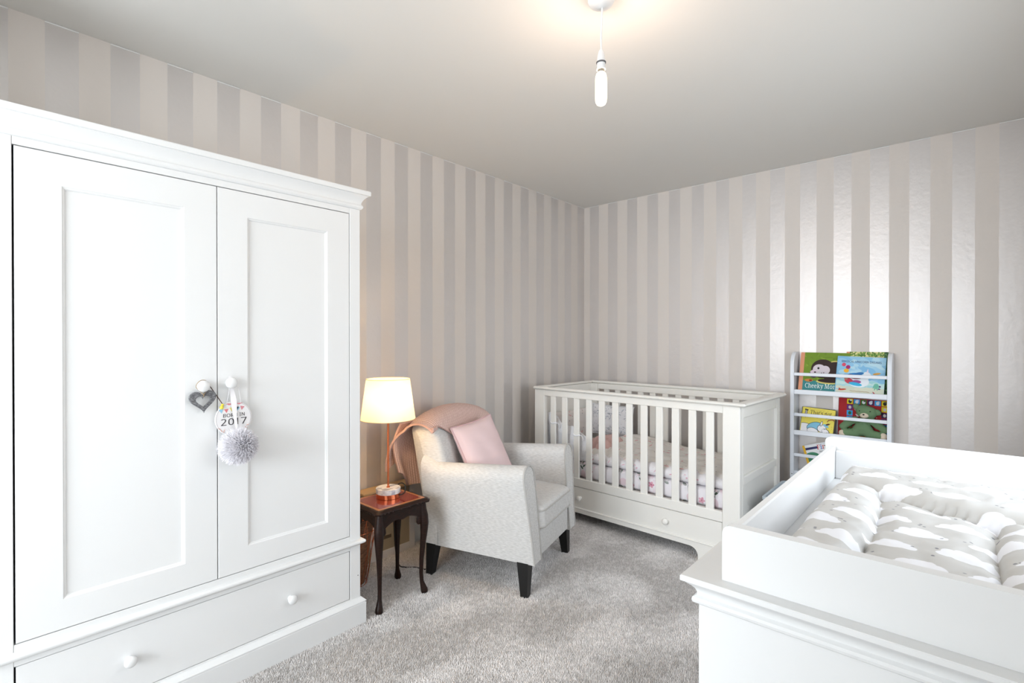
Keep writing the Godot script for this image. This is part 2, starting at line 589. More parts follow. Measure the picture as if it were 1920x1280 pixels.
func room() -> void:
	var fl := struct("floor", box(MB.new(), V(-0.1, -0.1, -0.1), V(RX + 0.1, 0, RZ + 0.1), 0.0005), M.carpet)
	carpet_pile(fl)
	struct("ceiling", box(MB.new(), V(-0.1, H, -0.1), V(RX + 0.1, H + 0.1, RZ + 0.1), 0.0005), M.ceiling)
	var e := [0.0]
	for k in 64: e.append(minf(0.108 + 0.0971 * k, RZ))
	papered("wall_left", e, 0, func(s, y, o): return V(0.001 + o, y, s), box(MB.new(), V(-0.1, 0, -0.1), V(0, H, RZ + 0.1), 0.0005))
	var f := [0.0]
	for k in range(18, -1, -1): f.append(1.739 - 0.0932 * k)
	for k in range(1, 13): f.append(minf(1.739 + 0.0970 * k, RX))
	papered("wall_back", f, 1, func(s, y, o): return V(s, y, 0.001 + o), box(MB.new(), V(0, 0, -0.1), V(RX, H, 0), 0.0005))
	struct("added_wall_left", box(MB.new(), V(0.0, 0, 3.90), V(0.42, H, 4.9), 0.004), M.plaster)  # unseen wall block, added to shade the upper left wall
	struct("added_wall_behind", box(MB.new(), V(2.12, 0, 4.10), V(RX, H, 4.2), 0.004), M.plaster)  # short wall added behind the camera to dim the back wall's right side
	# the two walls out of view, with a window each
	var wr := MB.new()
	box(wr, V(RX, 0, -0.1), V(RX + 0.1, H, WZ - WW), 0.0005); box(wr, V(RX, 0, WZ + WW), V(RX + 0.1, H, RZ + 0.1), 0.0005)
	box(wr, V(RX, 0, WZ - WW), V(RX + 0.1, WY - WH, WZ + WW), 0.0005); box(wr, V(RX, WY + WH, WZ - WW), V(RX + 0.1, H, WZ + WW), 0.0005)
	struct("wall_right", wr, M.plaster)
	var wf := MB.new()
	box(wf, V(0, 0, RZ), V(FX - 0.98, H, RZ + 0.1), 0.0005); box(wf, V(FX + 0.98, 0, RZ), V(RX, H, RZ + 0.1), 0.0005)
	box(wf, V(FX - 0.98, 0, RZ), V(FX + 0.98, 0.8, RZ + 0.1), 0.0005); box(wf, V(FX - 0.98, 2.1, RZ), V(FX + 0.98, H, RZ + 0.1), 0.0005)
	struct("wall_front", wf, M.plaster)
	window("window_1", T(V(RX + 0.05, WY, WZ), V(0, 90, 0)), WW, WH)
	window("window_2", T(V(FX, 1.45, RZ + 0.05)), 0.98, 0.65)
	var prof := func(s: float) -> Array: return [Vector2(0, 0), Vector2(s, 0), Vector2(s, 0.075), Vector2(s * 0.75, 0.085), Vector2(s * 0.6, 0.10), Vector2(s * 0.3, 0.108), Vector2(0, 0.11)]
	struct("baseboard_left", extrude(MB.new(), prof.call(0.016), -RZ, 0.0, T(V(0.0015, 0, 0), V(0, 0, 0)) * Transform3D(Basis(V(1, 0, 0), V(0, 1, 0), V(0, 0, -1)), Vector3.ZERO)), M.trim)
	struct("baseboard_back", extrude(MB.new(), prof.call(0.016), 0.0, RX, Transform3D(Basis(V(0, 0, 1), V(0, 1, 0), V(1, 0, 0)), V(0, 0, 0.0015))), M.trim)

func carpet_pile(floor_node: Node3D) -> void: # short tufts where the carpet is in view
	var tuft := MB.new()
	for k in 5:
		var a := TAU * k / 5; var b := TAU * (k + 1) / 5
		tuft.tri(V(cos(b) * 0.0034, -0.001, sin(b) * 0.0034), V(cos(a) * 0.0034, -0.001, sin(a) * 0.0034), V(0.0012, 0.0085, 0.0))
	var cm := mat(Color.WHITE, 1.0, 0.0, 0.1)
	cm.vertex_color_use_as_albedo = true
	var nz := FastNoiseLite.new()
	nz.seed = 19; nz.frequency = 1.9; nz.fractal_octaves = 4
	var n2 := FastNoiseLite.new()
	n2.seed = 23; n2.frequency = 26.0; n2.fractal_octaves = 2
	var rng := RandomNumberGenerator.new()
	rng.seed = 4
	var at := []
	var x := 0.03
	while x < 2.16:
		var z := 0.75
		while z < 3.75:
			if not (x < 0.55 and z > 2.66): at.append(Vector2(x + rng.randf_range(-0.0025, 0.0025), z + rng.randf_range(-0.0025, 0.0025)))
			z += 0.0062
		x += 0.0062
	var mm := MultiMesh.new()
	mm.transform_format = MultiMesh.TRANSFORM_3D
	mm.use_colors = true
	mm.mesh = tuft.mesh(80)
	mm.instance_count = at.size()
	var lo := Color(0.71, 0.69, 0.675).srgb_to_linear(); var hi := Color(0.965, 0.948, 0.938).srgb_to_linear()
	for i in at.size():
		var p: Vector2 = at[i]
		var w := 0.5 + 0.5 * nz.get_noise_2d(p.x, p.y * 0.7)
		var lean := 0.55 * (w - 0.5) + rng.randf_range(-0.35, 0.35)
		var b := Basis(V(0, 1, 0), rng.randf() * TAU) * Basis.from_scale(V(1, rng.randf_range(0.7, 1.15), 1))
		b = Basis(V(1, 0, 0), lean) * Basis(V(0, 0, 1), rng.randf_range(-0.4, 0.4)) * b
		mm.set_instance_transform(i, Transform3D(b, V(p.x, 0.0, p.y)))
		mm.set_instance_color(i, lo.lerp(hi, clampf(0.14 + 0.5 * smoothstep(0.32, 0.68, w) + 0.25 * n2.get_noise_2d(p.x, p.y) + rng.randf_range(-0.2, 0.32), 0.0, 1.0)))
	var mi := MultiMeshInstance3D.new()
	mi.name = "carpet_pile"; mi.multimesh = mm; mi.material_override = cm
	mi.set_meta("kind", "stuff")
	floor_node.add_child(mi)

func window(called: String, xf: Transform3D, w: float, h: float) -> void:
	var fr := MB.new()
	for s in [-1.0, 1.0]:
		box(fr, V(s * w - 0.025, -h, -0.03), V(s * w + 0.025, h, 0.03), 0.004, xf)
		box(fr, V(-w, s * h - 0.025, -0.03), V(w, s * h + 0.025, 0.03), 0.004, xf)
	box(fr, V(-0.025, -h, -0.028), V(0.025, h, 0.028), 0.004, xf)
	var o := struct(called, fr, M.trim)
	var g := mat(Color(1, 1, 1, 0.05), 0.0)
	g.transparency = BaseMaterial3D.TRANSPARENCY_ALPHA
	for s in [-1.0, 1.0]:
		var m := MB.new()
		box(m, V(minf(s * w, 0), -h, -0.003), V(maxf(s * w, 0), h, 0.003), 0.0005, xf)
		put("pane", m, g, o)

func knob(r: float) -> MB: # along +y from the face
	return lathe(MB.new(), [[0.0, 0.0], [r * 0.62, 0.0], [r * 0.5, r * 0.35], [r * 0.55, r * 0.75], [r * 0.92, r * 1.05], [r, r * 1.35], [r * 0.9, r * 1.65], [r * 0.6, r * 1.85], [0.0, r * 1.92]], 24)

func panel_door(z0: float, z1: float, y0: float, y1: float, x: float, st: float, tp: float, bt: float) -> Array: # [frame, panel], facing +x
	var rings := []
	for p in [[0.0, -0.022], [0.0, -0.0015], [0.0015, 0.0], [-1, 0.0], [-2, -0.003], [-3, -0.004], [-4, -0.0075], [-4, -0.014]]:
		var o: float = p[0]
		if o >= 0.0: rings.append(PackedVector3Array([V(x + p[1], y0 + o, z0 + o), V(x + p[1], y0 + o, z1 - o), V(x + p[1], y1 - o, z1 - o), V(x + p[1], y1 - o, z0 + o)]))
		else:
			var q := (-o - 1.0) * 0.003
			rings.append(PackedVector3Array([V(x + p[1], y0 + bt + q, z0 + st + q), V(x + p[1], y0 + bt + q, z1 - st - q), V(x + p[1], y1 - tp - q, z1 - st - q), V(x + p[1], y1 - tp - q, z0 + st + q)]))
	var fr := loft(MB.new(), rings, false)
	fr.turn_out(0)
	var pn := box(MB.new(), V(x - 0.016, y0 + bt + 0.005, z0 + st + 0.005), V(x - 0.0085, y1 - tp - 0.005, z1 - st - 0.005), 0.0005)
	return [fr, pn]

func wardrobe() -> void:
	var z0 := 2.628; var z1 := 3.780; var x1 := 0.56
	var o := thing("wardrobe", "tall white two-door wardrobe with one wide drawer and moulded cornice", "wardrobe", V(0, 0, 0))
	var b := MB.new()
	box(b, V(0.03, 0.09, z0), V(x1 - 0.02, 1.85, z0 + 0.02), 0.001); box(b, V(0.03, 0.09, z1 - 0.02), V(x1 - 0.02, 1.85, z1), 0.001)
	box(b, V(0.03, 0.09, z0 + 0.02), V(0.04, 1.85, z1 - 0.02), 0.001)
	box(b, V(0.04, 1.83, z0 + 0.02), V(x1 - 0.02, 1.85, z1 - 0.02), 0.001); box(b, V(0.04, 0.34, z0 + 0.02), V(x1 - 0.03, 0.36, z1 - 0.02), 0.001)
	box(b, V(0.04, 0.09, z0 + 0.02), V(x1 - 0.03, 0.11, z1 - 0.02), 0.001)
	put("carcass", b, M.white, o)
	put("stile", box(MB.new(), V(x1 - 0.02, 0.09, z0), V(x1, 1.85, z0 + 0.0495), 0.0015), M.white, o)
	put("stile", box(MB.new(), V(x1 - 0.02, 0.09, z1 - 0.053), V(x1, 1.85, z1), 0.0015), M.white, o)
	for q in [[1.8125, 1.85], [0.3345, 0.3965], [0.09, 0.1215]]: put("cross_rail", box(MB.new(), V(x1 - 0.02, q[0], z0 + 0.05), V(x1 - 0.0006, q[1], z1 - 0.0535), 0.001), M.white, o)
	put("cornice", moulding(MB.new(), 0.02, x1, z0, z1, [[0.0, 1.835], [0.006, 1.838], [0.010, 1.844], [0.010, 1.852], [0.005, 1.857], [0.004, 1.863], [0.007, 1.872], [0.013, 1.882], [0.021, 1.890], [0.026, 1.894], [0.026, 1.896], [0.034, 1.897], [0.035, 1.899], [0.035, 1.914], [0.033, 1.917]]), M.white, o, 32)
	put("waist_moulding", moulding(MB.new(), 0.03, x1, z0, z1, [[-0.001, 0.3535], [0.010, 0.3545], [0.016, 0.359], [0.018, 0.365], [0.016, 0.371], [0.010, 0.3755], [-0.001, 0.3765]]), M.white, o, 60)
	put("plinth", moulding(MB.new(), 0.03, x1, z0, z1, [[0.016, 0.0], [0.018, 0.002], [0.018, 0.092], [0.0155, 0.0945], [0.0155, 0.0965], [0.019, 0.0985], [0.0185, 0.101], [0.010, 0.110], [0.004, 0.115], [-0.001, 0.117]]), M.white, o, 32)
	var zs := [[2.680, 3.2015, 3.165, 1.104], [3.2045, 3.7225, 3.255, 1.098]]
	for k in 2:
		var s = zs[k]
		var d := panel_door(s[0], s[1], 0.399, 1.8095, x1 - 0.0005, 0.101, 0.093, 0.088)
		var dn := put("door", d[0], M.white, o, 25)
		put("door_panel", d[1], M.white, dn)
		put("knob", knob(0.0205), M.white, dn, 45).transform = T(V(x1 - 0.002, s[3], s[2]), V(0, 0, -90))
	var dr := MB.new()
	box(dr, V(x1 - 0.03, 0.1235, 2.681), V(x1 - 0.0008, 0.3325, 3.7225), 0.0015)
	var dn := put("drawer", dr, M.white, o)
	for p in [[0.230, 2.941], [0.234, 3.463]]:
		put("knob", knob(0.0185), M.white, dn, 45).transform = T(V(x1 - 0.002, p[0], p[1]), V(0, 0, -90))
	put("screw_hole", lathe(MB.new(), [[0.0, -0.001], [0.0022, -0.001], [0.0022, 0.0006], [0.0, 0.0006]], 10, T(V(x1, 0.215, 2.640), V(0, 0, -90))), mat(Color(0.35, 0.34, 0.33), 0.8), o)

func heart(s: float, n := 40) -> Array:
	var a := []
	for i in n:
		var t := TAU * i / n
		a.append(Vector2(16.0 * pow(sin(t), 3), 13.0 * cos(t) - 5.0 * cos(2 * t) - 2.0 * cos(3 * t) - cos(4 * t) + 2.5) * s)
	return a

func wardrobe_hangings() -> void:
	# heart ring on the left door's knob; text and shapes lie in a plane that faces +x
	var face := func(y: float, z: float, x: float, roll: float) -> Transform3D: return Transform3D(Basis(V(0, 1, 0), PI / 2) * Basis(V(0, 0, 1), deg_to_rad(roll)), V(x, y, z))
	var hx: Transform3D = face.call(1.043, 3.255, 0.578, 4.0)
	var ho := thing("heart_decoration", "small grey wooden heart ring hung by twine from the left door knob", "decoration", V(0, 0, 0))
	var gw := tri_map(mat(Color.WHITE, 0.6), V(18, 18, 18))
	gw.albedo_texture = tex(ramp_img(noise_img(128, 0.03, 4, 12, 4.0), Color(0.30, 0.30, 0.31), Color(0.55, 0.55, 0.56), 0.3, 0.7))
	var A := heart(0.00265); var B := heart(0.00140)
	var hm := MB.new()
	var rings := []
	for p in [[0, -0.004], [0, 0.003], [2, 0.004], [3, 0.004], [1, 0.003], [1, -0.004], [0, -0.004]]:
		var r := PackedVector3Array()
		for i in A.size():
			var q: Vector2 = [A[i], B[i], A[i].lerp(B[i], 0.07), A[i].lerp(B[i], 0.93)][p[0]]
			r.append(hx * V(q.x, q.y, p[1]))
		rings.append(r)
	loft(hm, rings, false)
	hm.turn_out(0)
	put("wooden_heart", hm, gw, ho, 30)
	var twine := mat(Color(0.66, 0.56, 0.42), 0.95)
	put("twine", tube(MB.new(), smooth([V(0.575, 1.097, 3.276), V(0.579, 1.080, 3.264), V(0.5845, 1.070, 3.256), V(0.583, 1.062, 3.255), V(0.578, 1.0595, 3.2545), V(0.5845, 1.070, 3.2535), V(0.579, 1.080, 3.245), V(0.575, 1.097, 3.235), V(0.575, 1.115, 3.244), V(0.575, 1.119, 3.256), V(0.575, 1.113, 3.268)], 5, true), 0.0011, 6, true), twine, ho)
	# yellow charm on a brown cord
	var co := thing("charm", "tiny yellow charm on a brown cord between heart and plaque", "charm", V(0, 0, 0))
	var cm := lathe(MB.new(), [[0.0, -0.007], [0.004, -0.006], [0.0068, -0.002], [0.0065, 0.002], [0.004, 0.005], [0.0, 0.0058]], 14, T(V(0.579, 1.018, 3.196)))
	lathe(cm, [[0.0, -0.0045], [0.0035, -0.003], [0.0047, 0.0], [0.0035, 0.003], [0.0, 0.0045]], 12, T(V(0.580, 1.027, 3.194)))
	lathe(cm, [[0.0, 0.0], [0.0016, 0.0005], [0.0008, 0.004], [0.0, 0.005]], 8, T(V(0.581, 1.027, 3.190), V(90, 90, 0)))
	put("charm_body", cm, mat(Color(0.93, 0.86, 0.30), 0.5), co)
	put("cord", tube(MB.new(), smooth([V(0.574, 1.1, 3.236), V(0.572, 1.095, 3.231), V(0.570, 1.065, 3.212), V(0.573, 1.045, 3.201), V(0.579, 1.031, 3.194)], 6), 0.0014, 6), mat(Color(0.30, 0.16, 0.12), 0.7), co)
	# round plaque and its strings
	var px: Transform3D = face.call(0.974, 3.155, 0.574, 0.0)
	var po := thing("plaque", "round white hanging plaque lettered BORN IN 2017 under painted bunting", "plaque", V(0, 0, 0))
	put("disc", lathe(MB.new(), [[0.0, -0.003], [0.0605, -0.003], [0.062, -0.0015], [0.062, 0.0015], [0.0605, 0.003], [0.0, 0.003]], 48, px * T(Vector3.ZERO, V(90, 0, 0))), mat(Color(0.93, 0.92, 0.92), 0.6), po)
	var ring := []
	for i in 40: ring.append(px * V(cos(TAU * i / 40) * 0.0585, sin(TAU * i / 40) * 0.0585, 0.0028))
	put("rim_line", tube(MB.new(), ring, 0.0007, 4, true), mat(Color(0.72, 0.70, 0.71), 0.7), po)
	var ink := mat(Color(0.22, 0.21, 0.22), 0.7)
	letters("BORN IN", 0.0125, ink, po, px * T(V(0.001, 0.012, 0.0035)), "lettering", "Droid Sans", 0.0005, 0.072)
	letters("2017", 0.024, ink, po, px * T(V(0.001, -0.012, 0.0035)), "lettering", "Droid Sans", 0.0005, 0.086)
	var tints := [Color(0.60, 0.80, 0.90), Color(0.86, 0.50, 0.52), Color(0.90, 0.84, 0.52), Color(0.62, 0.62, 0.66), Color(0.60, 0.80, 0.90), Color(0.85, 0.55, 0.58)]
	var spots := [[-0.042, 0.030], [-0.025, 0.030], [-0.008, 0.034], [0.010, 0.036], [0.013, 0.034], [0.028, 0.036]]
	for i in 6:
		var s = spots[i]
		put("pennant", extrude(MB.new(), [Vector2(-0.0075, 0.006), Vector2(0.0, -0.008), Vector2(0.0075, 0.006)], 0.003, 0.0037, px * T(V(s[0], s[1], 0), V(0, 0, 8.0 - i * 4.0))), mat(tints[i], 0.7), po)
	put("pennant", extrude(MB.new(), [Vector2(-0.012, 0.004), Vector2(0.0, -0.003), Vector2(0.014, 0.002)], 0.003, 0.0037, px * T(V(-0.016, 0.052, 0))), mat(tints[1], 0.7), po)
	put("pennant", extrude(MB.new(), [Vector2(-0.012, 0.002), Vector2(0.0, -0.003), Vector2(0.014, 0.003)], 0.003, 0.0037, px * T(V(0.018, 0.052, 0))), mat(tints[5], 0.7), po)
	var sm := mat(Color(0.85, 0.62, 0.55), 0.7)
	for s in [[-0.046, -0.034, 150.0], [-0.040, -0.043, 120.0], [-0.034, -0.046, 70.0], [0.044, -0.030, 20.0], [0.039, -0.036, -30.0]]:
		put("painted_sprig", extrude(MB.new(), [Vector2(0, -0.0012), Vector2(0.012, 0.0), Vector2(0, 0.0012), Vector2(-0.002, 0)], 0.003, 0.0036, px * T(V(s[0], s[1], 0), V(0, 0, s[2]))), sm, po)
	var cord := mat(Color(0.90, 0.89, 0.90), 0.8)
	for s in [-1.0, 1.0]:
		put("string", tube(MB.new(), [px * V(s * 0.024, 0.054, 0.0035), px * V(s * 0.016, 0.105, 0.006), V(0.566, 1.119, 3.165 - s * 0.010), V(0.566, 1.1225, 3.165)], 0.0008, 5), cord, po)
	# fluffy pompom hung over it by a white ribbon
	var fo := thing("pompom", "fluffy white fur pompom hung on a ribbon below the round plaque", "pompom", V(0, 0, 0))
	var c := V(0.612, 0.876, 3.152)
	var rb := MB.new()
	rb.quad(V(0.596, 0.925, 3.148), V(0.582, 1.0, 3.162), V(0.580, 1.0, 3.171), V(0.596, 0.925, 3.153))
	rb.quad(V(0.596, 0.925, 3.147), V(0.582, 1.0, 3.158), V(0.582, 1.0, 3.150), V(0.596, 0.925, 3.1465))
	var grid := []
	for s in [[0.600, 0.920, 3.1505, 0.0022], [0.585, 0.975, 3.153, 0.0055], [0.5805, 1.02, 3.155, 0.0095], [0.579, 1.04, 3.156, 0.0100], [0.573, 1.08, 3.160, 0.006], [0.569, 1.118, 3.165, 0.005], [0.569, 1.127, 3.165, 0.004]]:
		grid.append(PackedVector3Array([V(s[0], s[1], s[2] + s[3]), V(s[0] + 0.0005, s[1], s[2]), V(s[0], s[1], s[2] - s[3])]))
	put("ribbon", sheet(MB.new(), grid, 0.0008), mat(Color(0.96, 0.95, 0.96), 0.5), fo)
	var fur := mat(Color(0.97, 0.96, 0.975), 1.0, 0.0, 0.1)
	put("pompom_core", lathe(MB.new(), [[0.0, -0.040], [0.022, -0.034], [0.036, -0.018], [0.042, 0.0], [0.036, 0.018], [0.022, 0.034], [0.0, 0.040]], 20, T(c)), fur, fo, 80)
	var hair := MB.new()
	var seg := [[V(0, 0, 0), 0.0017], [V(0.0015, 0.012, 0), 0.0016], [V(0.005, 0.023, 0.001), 0.0011], [V(0.0105, 0.032, 0.002), 0.0001]]
	for i in 3:
		var a: Vector3 = seg[i][0]; var b: Vector3 = seg[i + 1][0]
		for k in 3:
			var d0 := V(cos(TAU * k / 3), 0, sin(TAU * k / 3)); var d1 := V(cos(TAU * (k + 1) / 3), 0, sin(TAU * (k + 1) / 3))
			hair.quad(a + d0 * seg[i][1], b + d0 * seg[i + 1][1], b + d1 * seg[i + 1][1], a + d1 * seg[i][1])
	var mm := MultiMesh.new()
	mm.transform_format = MultiMesh.TRANSFORM_3D
	mm.mesh = hair.mesh(80)
	mm.instance_count = 3000
	var rng := RandomNumberGenerator.new()
	rng.seed = 11
	for i in 3000:
		var d := V(rng.randfn(), rng.randfn(), rng.randfn()).normalized()
		if d.x < -0.55: d.x = -d.x
		var up := (d + V(rng.randfn(), rng.randfn() - 0.5, rng.randfn()) * 0.16).normalized()
		var side := up.cross(V(rng.randfn(), 1.2, rng.randfn())).normalized()
		var k := rng.randf_range(0.75, 1.12)
		mm.set_instance_transform(i, Transform3D(Basis(side * 1.0, up * k, side.cross(up)), c + d * 0.036))
	var mi := MultiMeshInstance3D.new()
	mi.name = "fur"; mi.multimesh = mm; mi.material_override = fur
	mi.set_meta("kind", "stuff")
	fo.add_child(mi)

func pendant() -> void:
	var at := V(1.617, 0, 2.332)
	var o := thing("pendant_light", "bare glowing bulb hanging from the ceiling on a white cord", "light", at)
	var w := mat(Color(0.92, 0.92, 0.92), 0.35)
	put("ceiling_rose", lathe(MB.new(), [[0.0, 2.45], [0.046, 2.45], [0.046, 2.437], [0.040, 2.426], [0.022, 2.418], [0.010, 2.412], [0.0, 2.411]], 32), w, o)
	put("cord", tube(MB.new(), [V(0.004, 2.412, 0), V(0.003, 2.37, 0), V(0, 2.32, 0), V(0, 2.265, 0)], 0.0030, 8), w, o)
	var lh := put("lampholder", lathe(MB.new(), [[0.0, 2.268], [0.005, 2.268], [0.0085, 2.262], [0.0115, 2.25], [0.0135, 2.235], [0.0140, 2.226], [0.0165, 2.2255], [0.0165, 2.2225], [0.0142, 2.222], [0.0142, 2.205], [0.0160, 2.203], [0.0160, 2.199], [0.0125, 2.199], [0.0, 2.199]], 28), w, o, 30)
	put("grey_ring", lathe(MB.new(), [[0.0143, 2.2205], [0.0170, 2.2220], [0.0170, 2.2250], [0.0143, 2.2240]], 28), mat(Color(0.35, 0.35, 0.36), 0.5), lh)
	put("bulb_cap", lathe(MB.new(), [[0.0, 2.200], [0.0118, 2.200], [0.0118, 2.190], [0.0, 2.188]], 20), mat(Color(0.7, 0.68, 0.64), 0.3, 1.0), o)
	var gl := mat(Color(1, 0.97, 0.9), 0.4)
	gl.emission_enabled = true; gl.emission = Color(1.0, 0.93, 0.78); gl.emission_energy_multiplier = 2.2
	put("glowing_bulb", lathe(MB.new(), [[0.0, 2.192], [0.010, 2.191], [0.0165, 2.184], [0.0200, 2.172], [0.0205, 2.150], [0.0205, 2.100], [0.0195, 2.088], [0.0150, 2.079], [0.008, 2.0745], [0.0, 2.0735]], 28), gl, o, 60)
	lamp(at + V(0, 2.13, 0), Color(1.0, 0.88, 0.78), 0.11, 0.02)

func lamp(at: Vector3, c: Color, e: float, r: float) -> void:
	var l := OmniLight3D.new()
	l.name = numbered("lamp_light")
	l.light_color = c; l.light_energy = e; l.light_size = r; l.omni_range = 9.0; l.omni_attenuation = 2.0; l.shadow_enabled = true
	l.position = at
	add_child(l)

# ------------------------------------------------------------------ side table, lamp, things behind
func side_table() -> void:
	var o := thing("side_table", "small dark carved wooden side table with red leather top beside the armchair", "table", V(0.452, 0, 2.403))
	var ring := func(off: float, y: float) -> PackedVector3Array:
		var hx := 0.135 + off; var hz := 0.155 + off; var c := 0.016
		var p := PackedVector3Array()
		for s in 4: # along each side, bowing in a little between the chopped corners
			for k in 7:
				var t := k / 6.0
				var bow := 0.007 * (1.0 - cos(TAU * 2.0 * t)) * 0.5
				match s:
					0: p.append(V(lerpf(-hx + c, hx - c, t), y, -hz + bow))
					1: p.append(V(hx - bow, y, lerpf(-hz + c, hz - c, t)))
					2: p.append(V(lerpf(hx - c, -hx + c, t), y, hz - bow))
					3: p.append(V(-hx + bow, y, lerpf(hz - c, -hz + c, t)))
		return p
	var rings := []
	for q in [[-0.018, 0.452], [-0.004, 0.454], [0.002, 0.458], [0.003, 0.463], [0.0, 0.467], [-0.004, 0.469], [-0.006, 0.4725], [-0.010, 0.475], [-0.016, 0.4755], [-0.019, 0.474]]: rings.append(ring.call(q[0], q[1]))
	var top := put("tabletop", loft(MB.new(), rings), M.wood, o, 50)
	var rim := MB.new()
	box(rim, V(-0.114, 0.470, -0.134), V(0.114, 0.4758, 0.134), 0.0004)
	put("gilt_border", rim, M.gilt, top)
	var le := MB.new()
	box(le, V(-0.099, 0.471, -0.119), V(0.099, 0.4764, 0.119), 0.0004)
	put("leather_panel", le, M.leather, top, 40, "red leather inset")
	var carve := MB.new()
	for s in 4:
		for k in 13:
			var t := (k - 6) / 6.0
			if absf(t) > 0.25 and absf(t) < 0.45: continue
			var a: Vector3 = [V(t * 0.118, 0, -0.153), V(0.133, 0, t * 0.138), V(t * 0.118, 0, 0.153), V(-0.133, 0, t * 0.138)][s]
			lathe(carve, [[0.0, -0.0055], [0.003, -0.003], [0.004, 0.0], [0.003, 0.003], [0.0, 0.0055]], 6, T(a + V(0, 0.4595, 0), V(0, 0, 0)) * Transform3D(Basis.from_scale(V(1, 1.1, 1)), Vector3.ZERO))
	put("carved_edge", carve, M.wood, top, 80)
	for s in 4:
		var L := 0.098 if s % 2 == 0 else 0.118
		var pts := [Vector2(-L, 0.455), Vector2(-L, 0.375)]
		for k in 21:
			var t := k / 20.0
			var e := absf(2.0 * t - 1.0)
			pts.append(Vector2(lerpf(-L + 0.018, L - 0.018, t), 0.411 - 0.028 * pow(e, 2.5) - 0.010 * exp(-pow((2.0 * t - 1.0) / 0.2, 2))))
		pts.append(Vector2(L, 0.375)); pts.append(Vector2(L, 0.455))
		put("apron", extrude(MB.new(), pts, -0.006, 0.006, T([V(0, 0, -0.128), V(0.108, 0, 0), V(0, 0, 0.128), V(-0.108, 0, 0)][s], V(0, 90.0 * s, 0))), M.wood, o)
	for sx in [-1.0, 1.0]:
		for sz in [-1.0, 1.0]:
			var d := V(sx, 0, sz).normalized()
			var lr := []
			var ctrl := [[0.452, 0.0, 0.0165], [0.42, 0.002, 0.0185], [0.39, 0.007, 0.021], [0.35, 0.010, 0.0215], [0.30, 0.008, 0.0175], [0.24, 0.002, 0.0135], [0.17, -0.004, 0.0110], [0.10, -0.006, 0.0095], [0.060, -0.003, 0.0100], [0.040, 0.003, 0.0135], [0.024, 0.008, 0.0170], [0.010, 0.010, 0.0175], [0.003, 0.010, 0.0150], [0.0, 0.010, 0.0125]]
			for c in ctrl:
				var r := PackedVector3Array()
				for k in 14:
					var a := TAU * k / 14
					r.append(V(sx * 0.104, c[0], sz * 0.124) + d * c[1] + V(cos(a), 0, sin(a)) * c[2])
				lr.append(r)
			put("leg", loft(MB.new(), lr), M.wood, o, 60)
			var br := MB.new()
			for w in [V(-sx, 0, 0), V(0, 0, -sz)]:
				lathe(br, [[0.0, -0.026], [0.010, -0.022], [0.0145, -0.012], [0.0135, 0.006], [0.009, 0.022], [0.0, 0.034]], 12, T(V(sx * 0.104, 0.372, sz * 0.124) + w * 0.021) * Transform3D(Basis.from_scale(V(1.0 if w.x != 0 else 0.7, 1, 1.0 if w.z != 0 else 0.7)), Vector3.ZERO))
			put("knee_scroll", br, M.wood, o, 80)

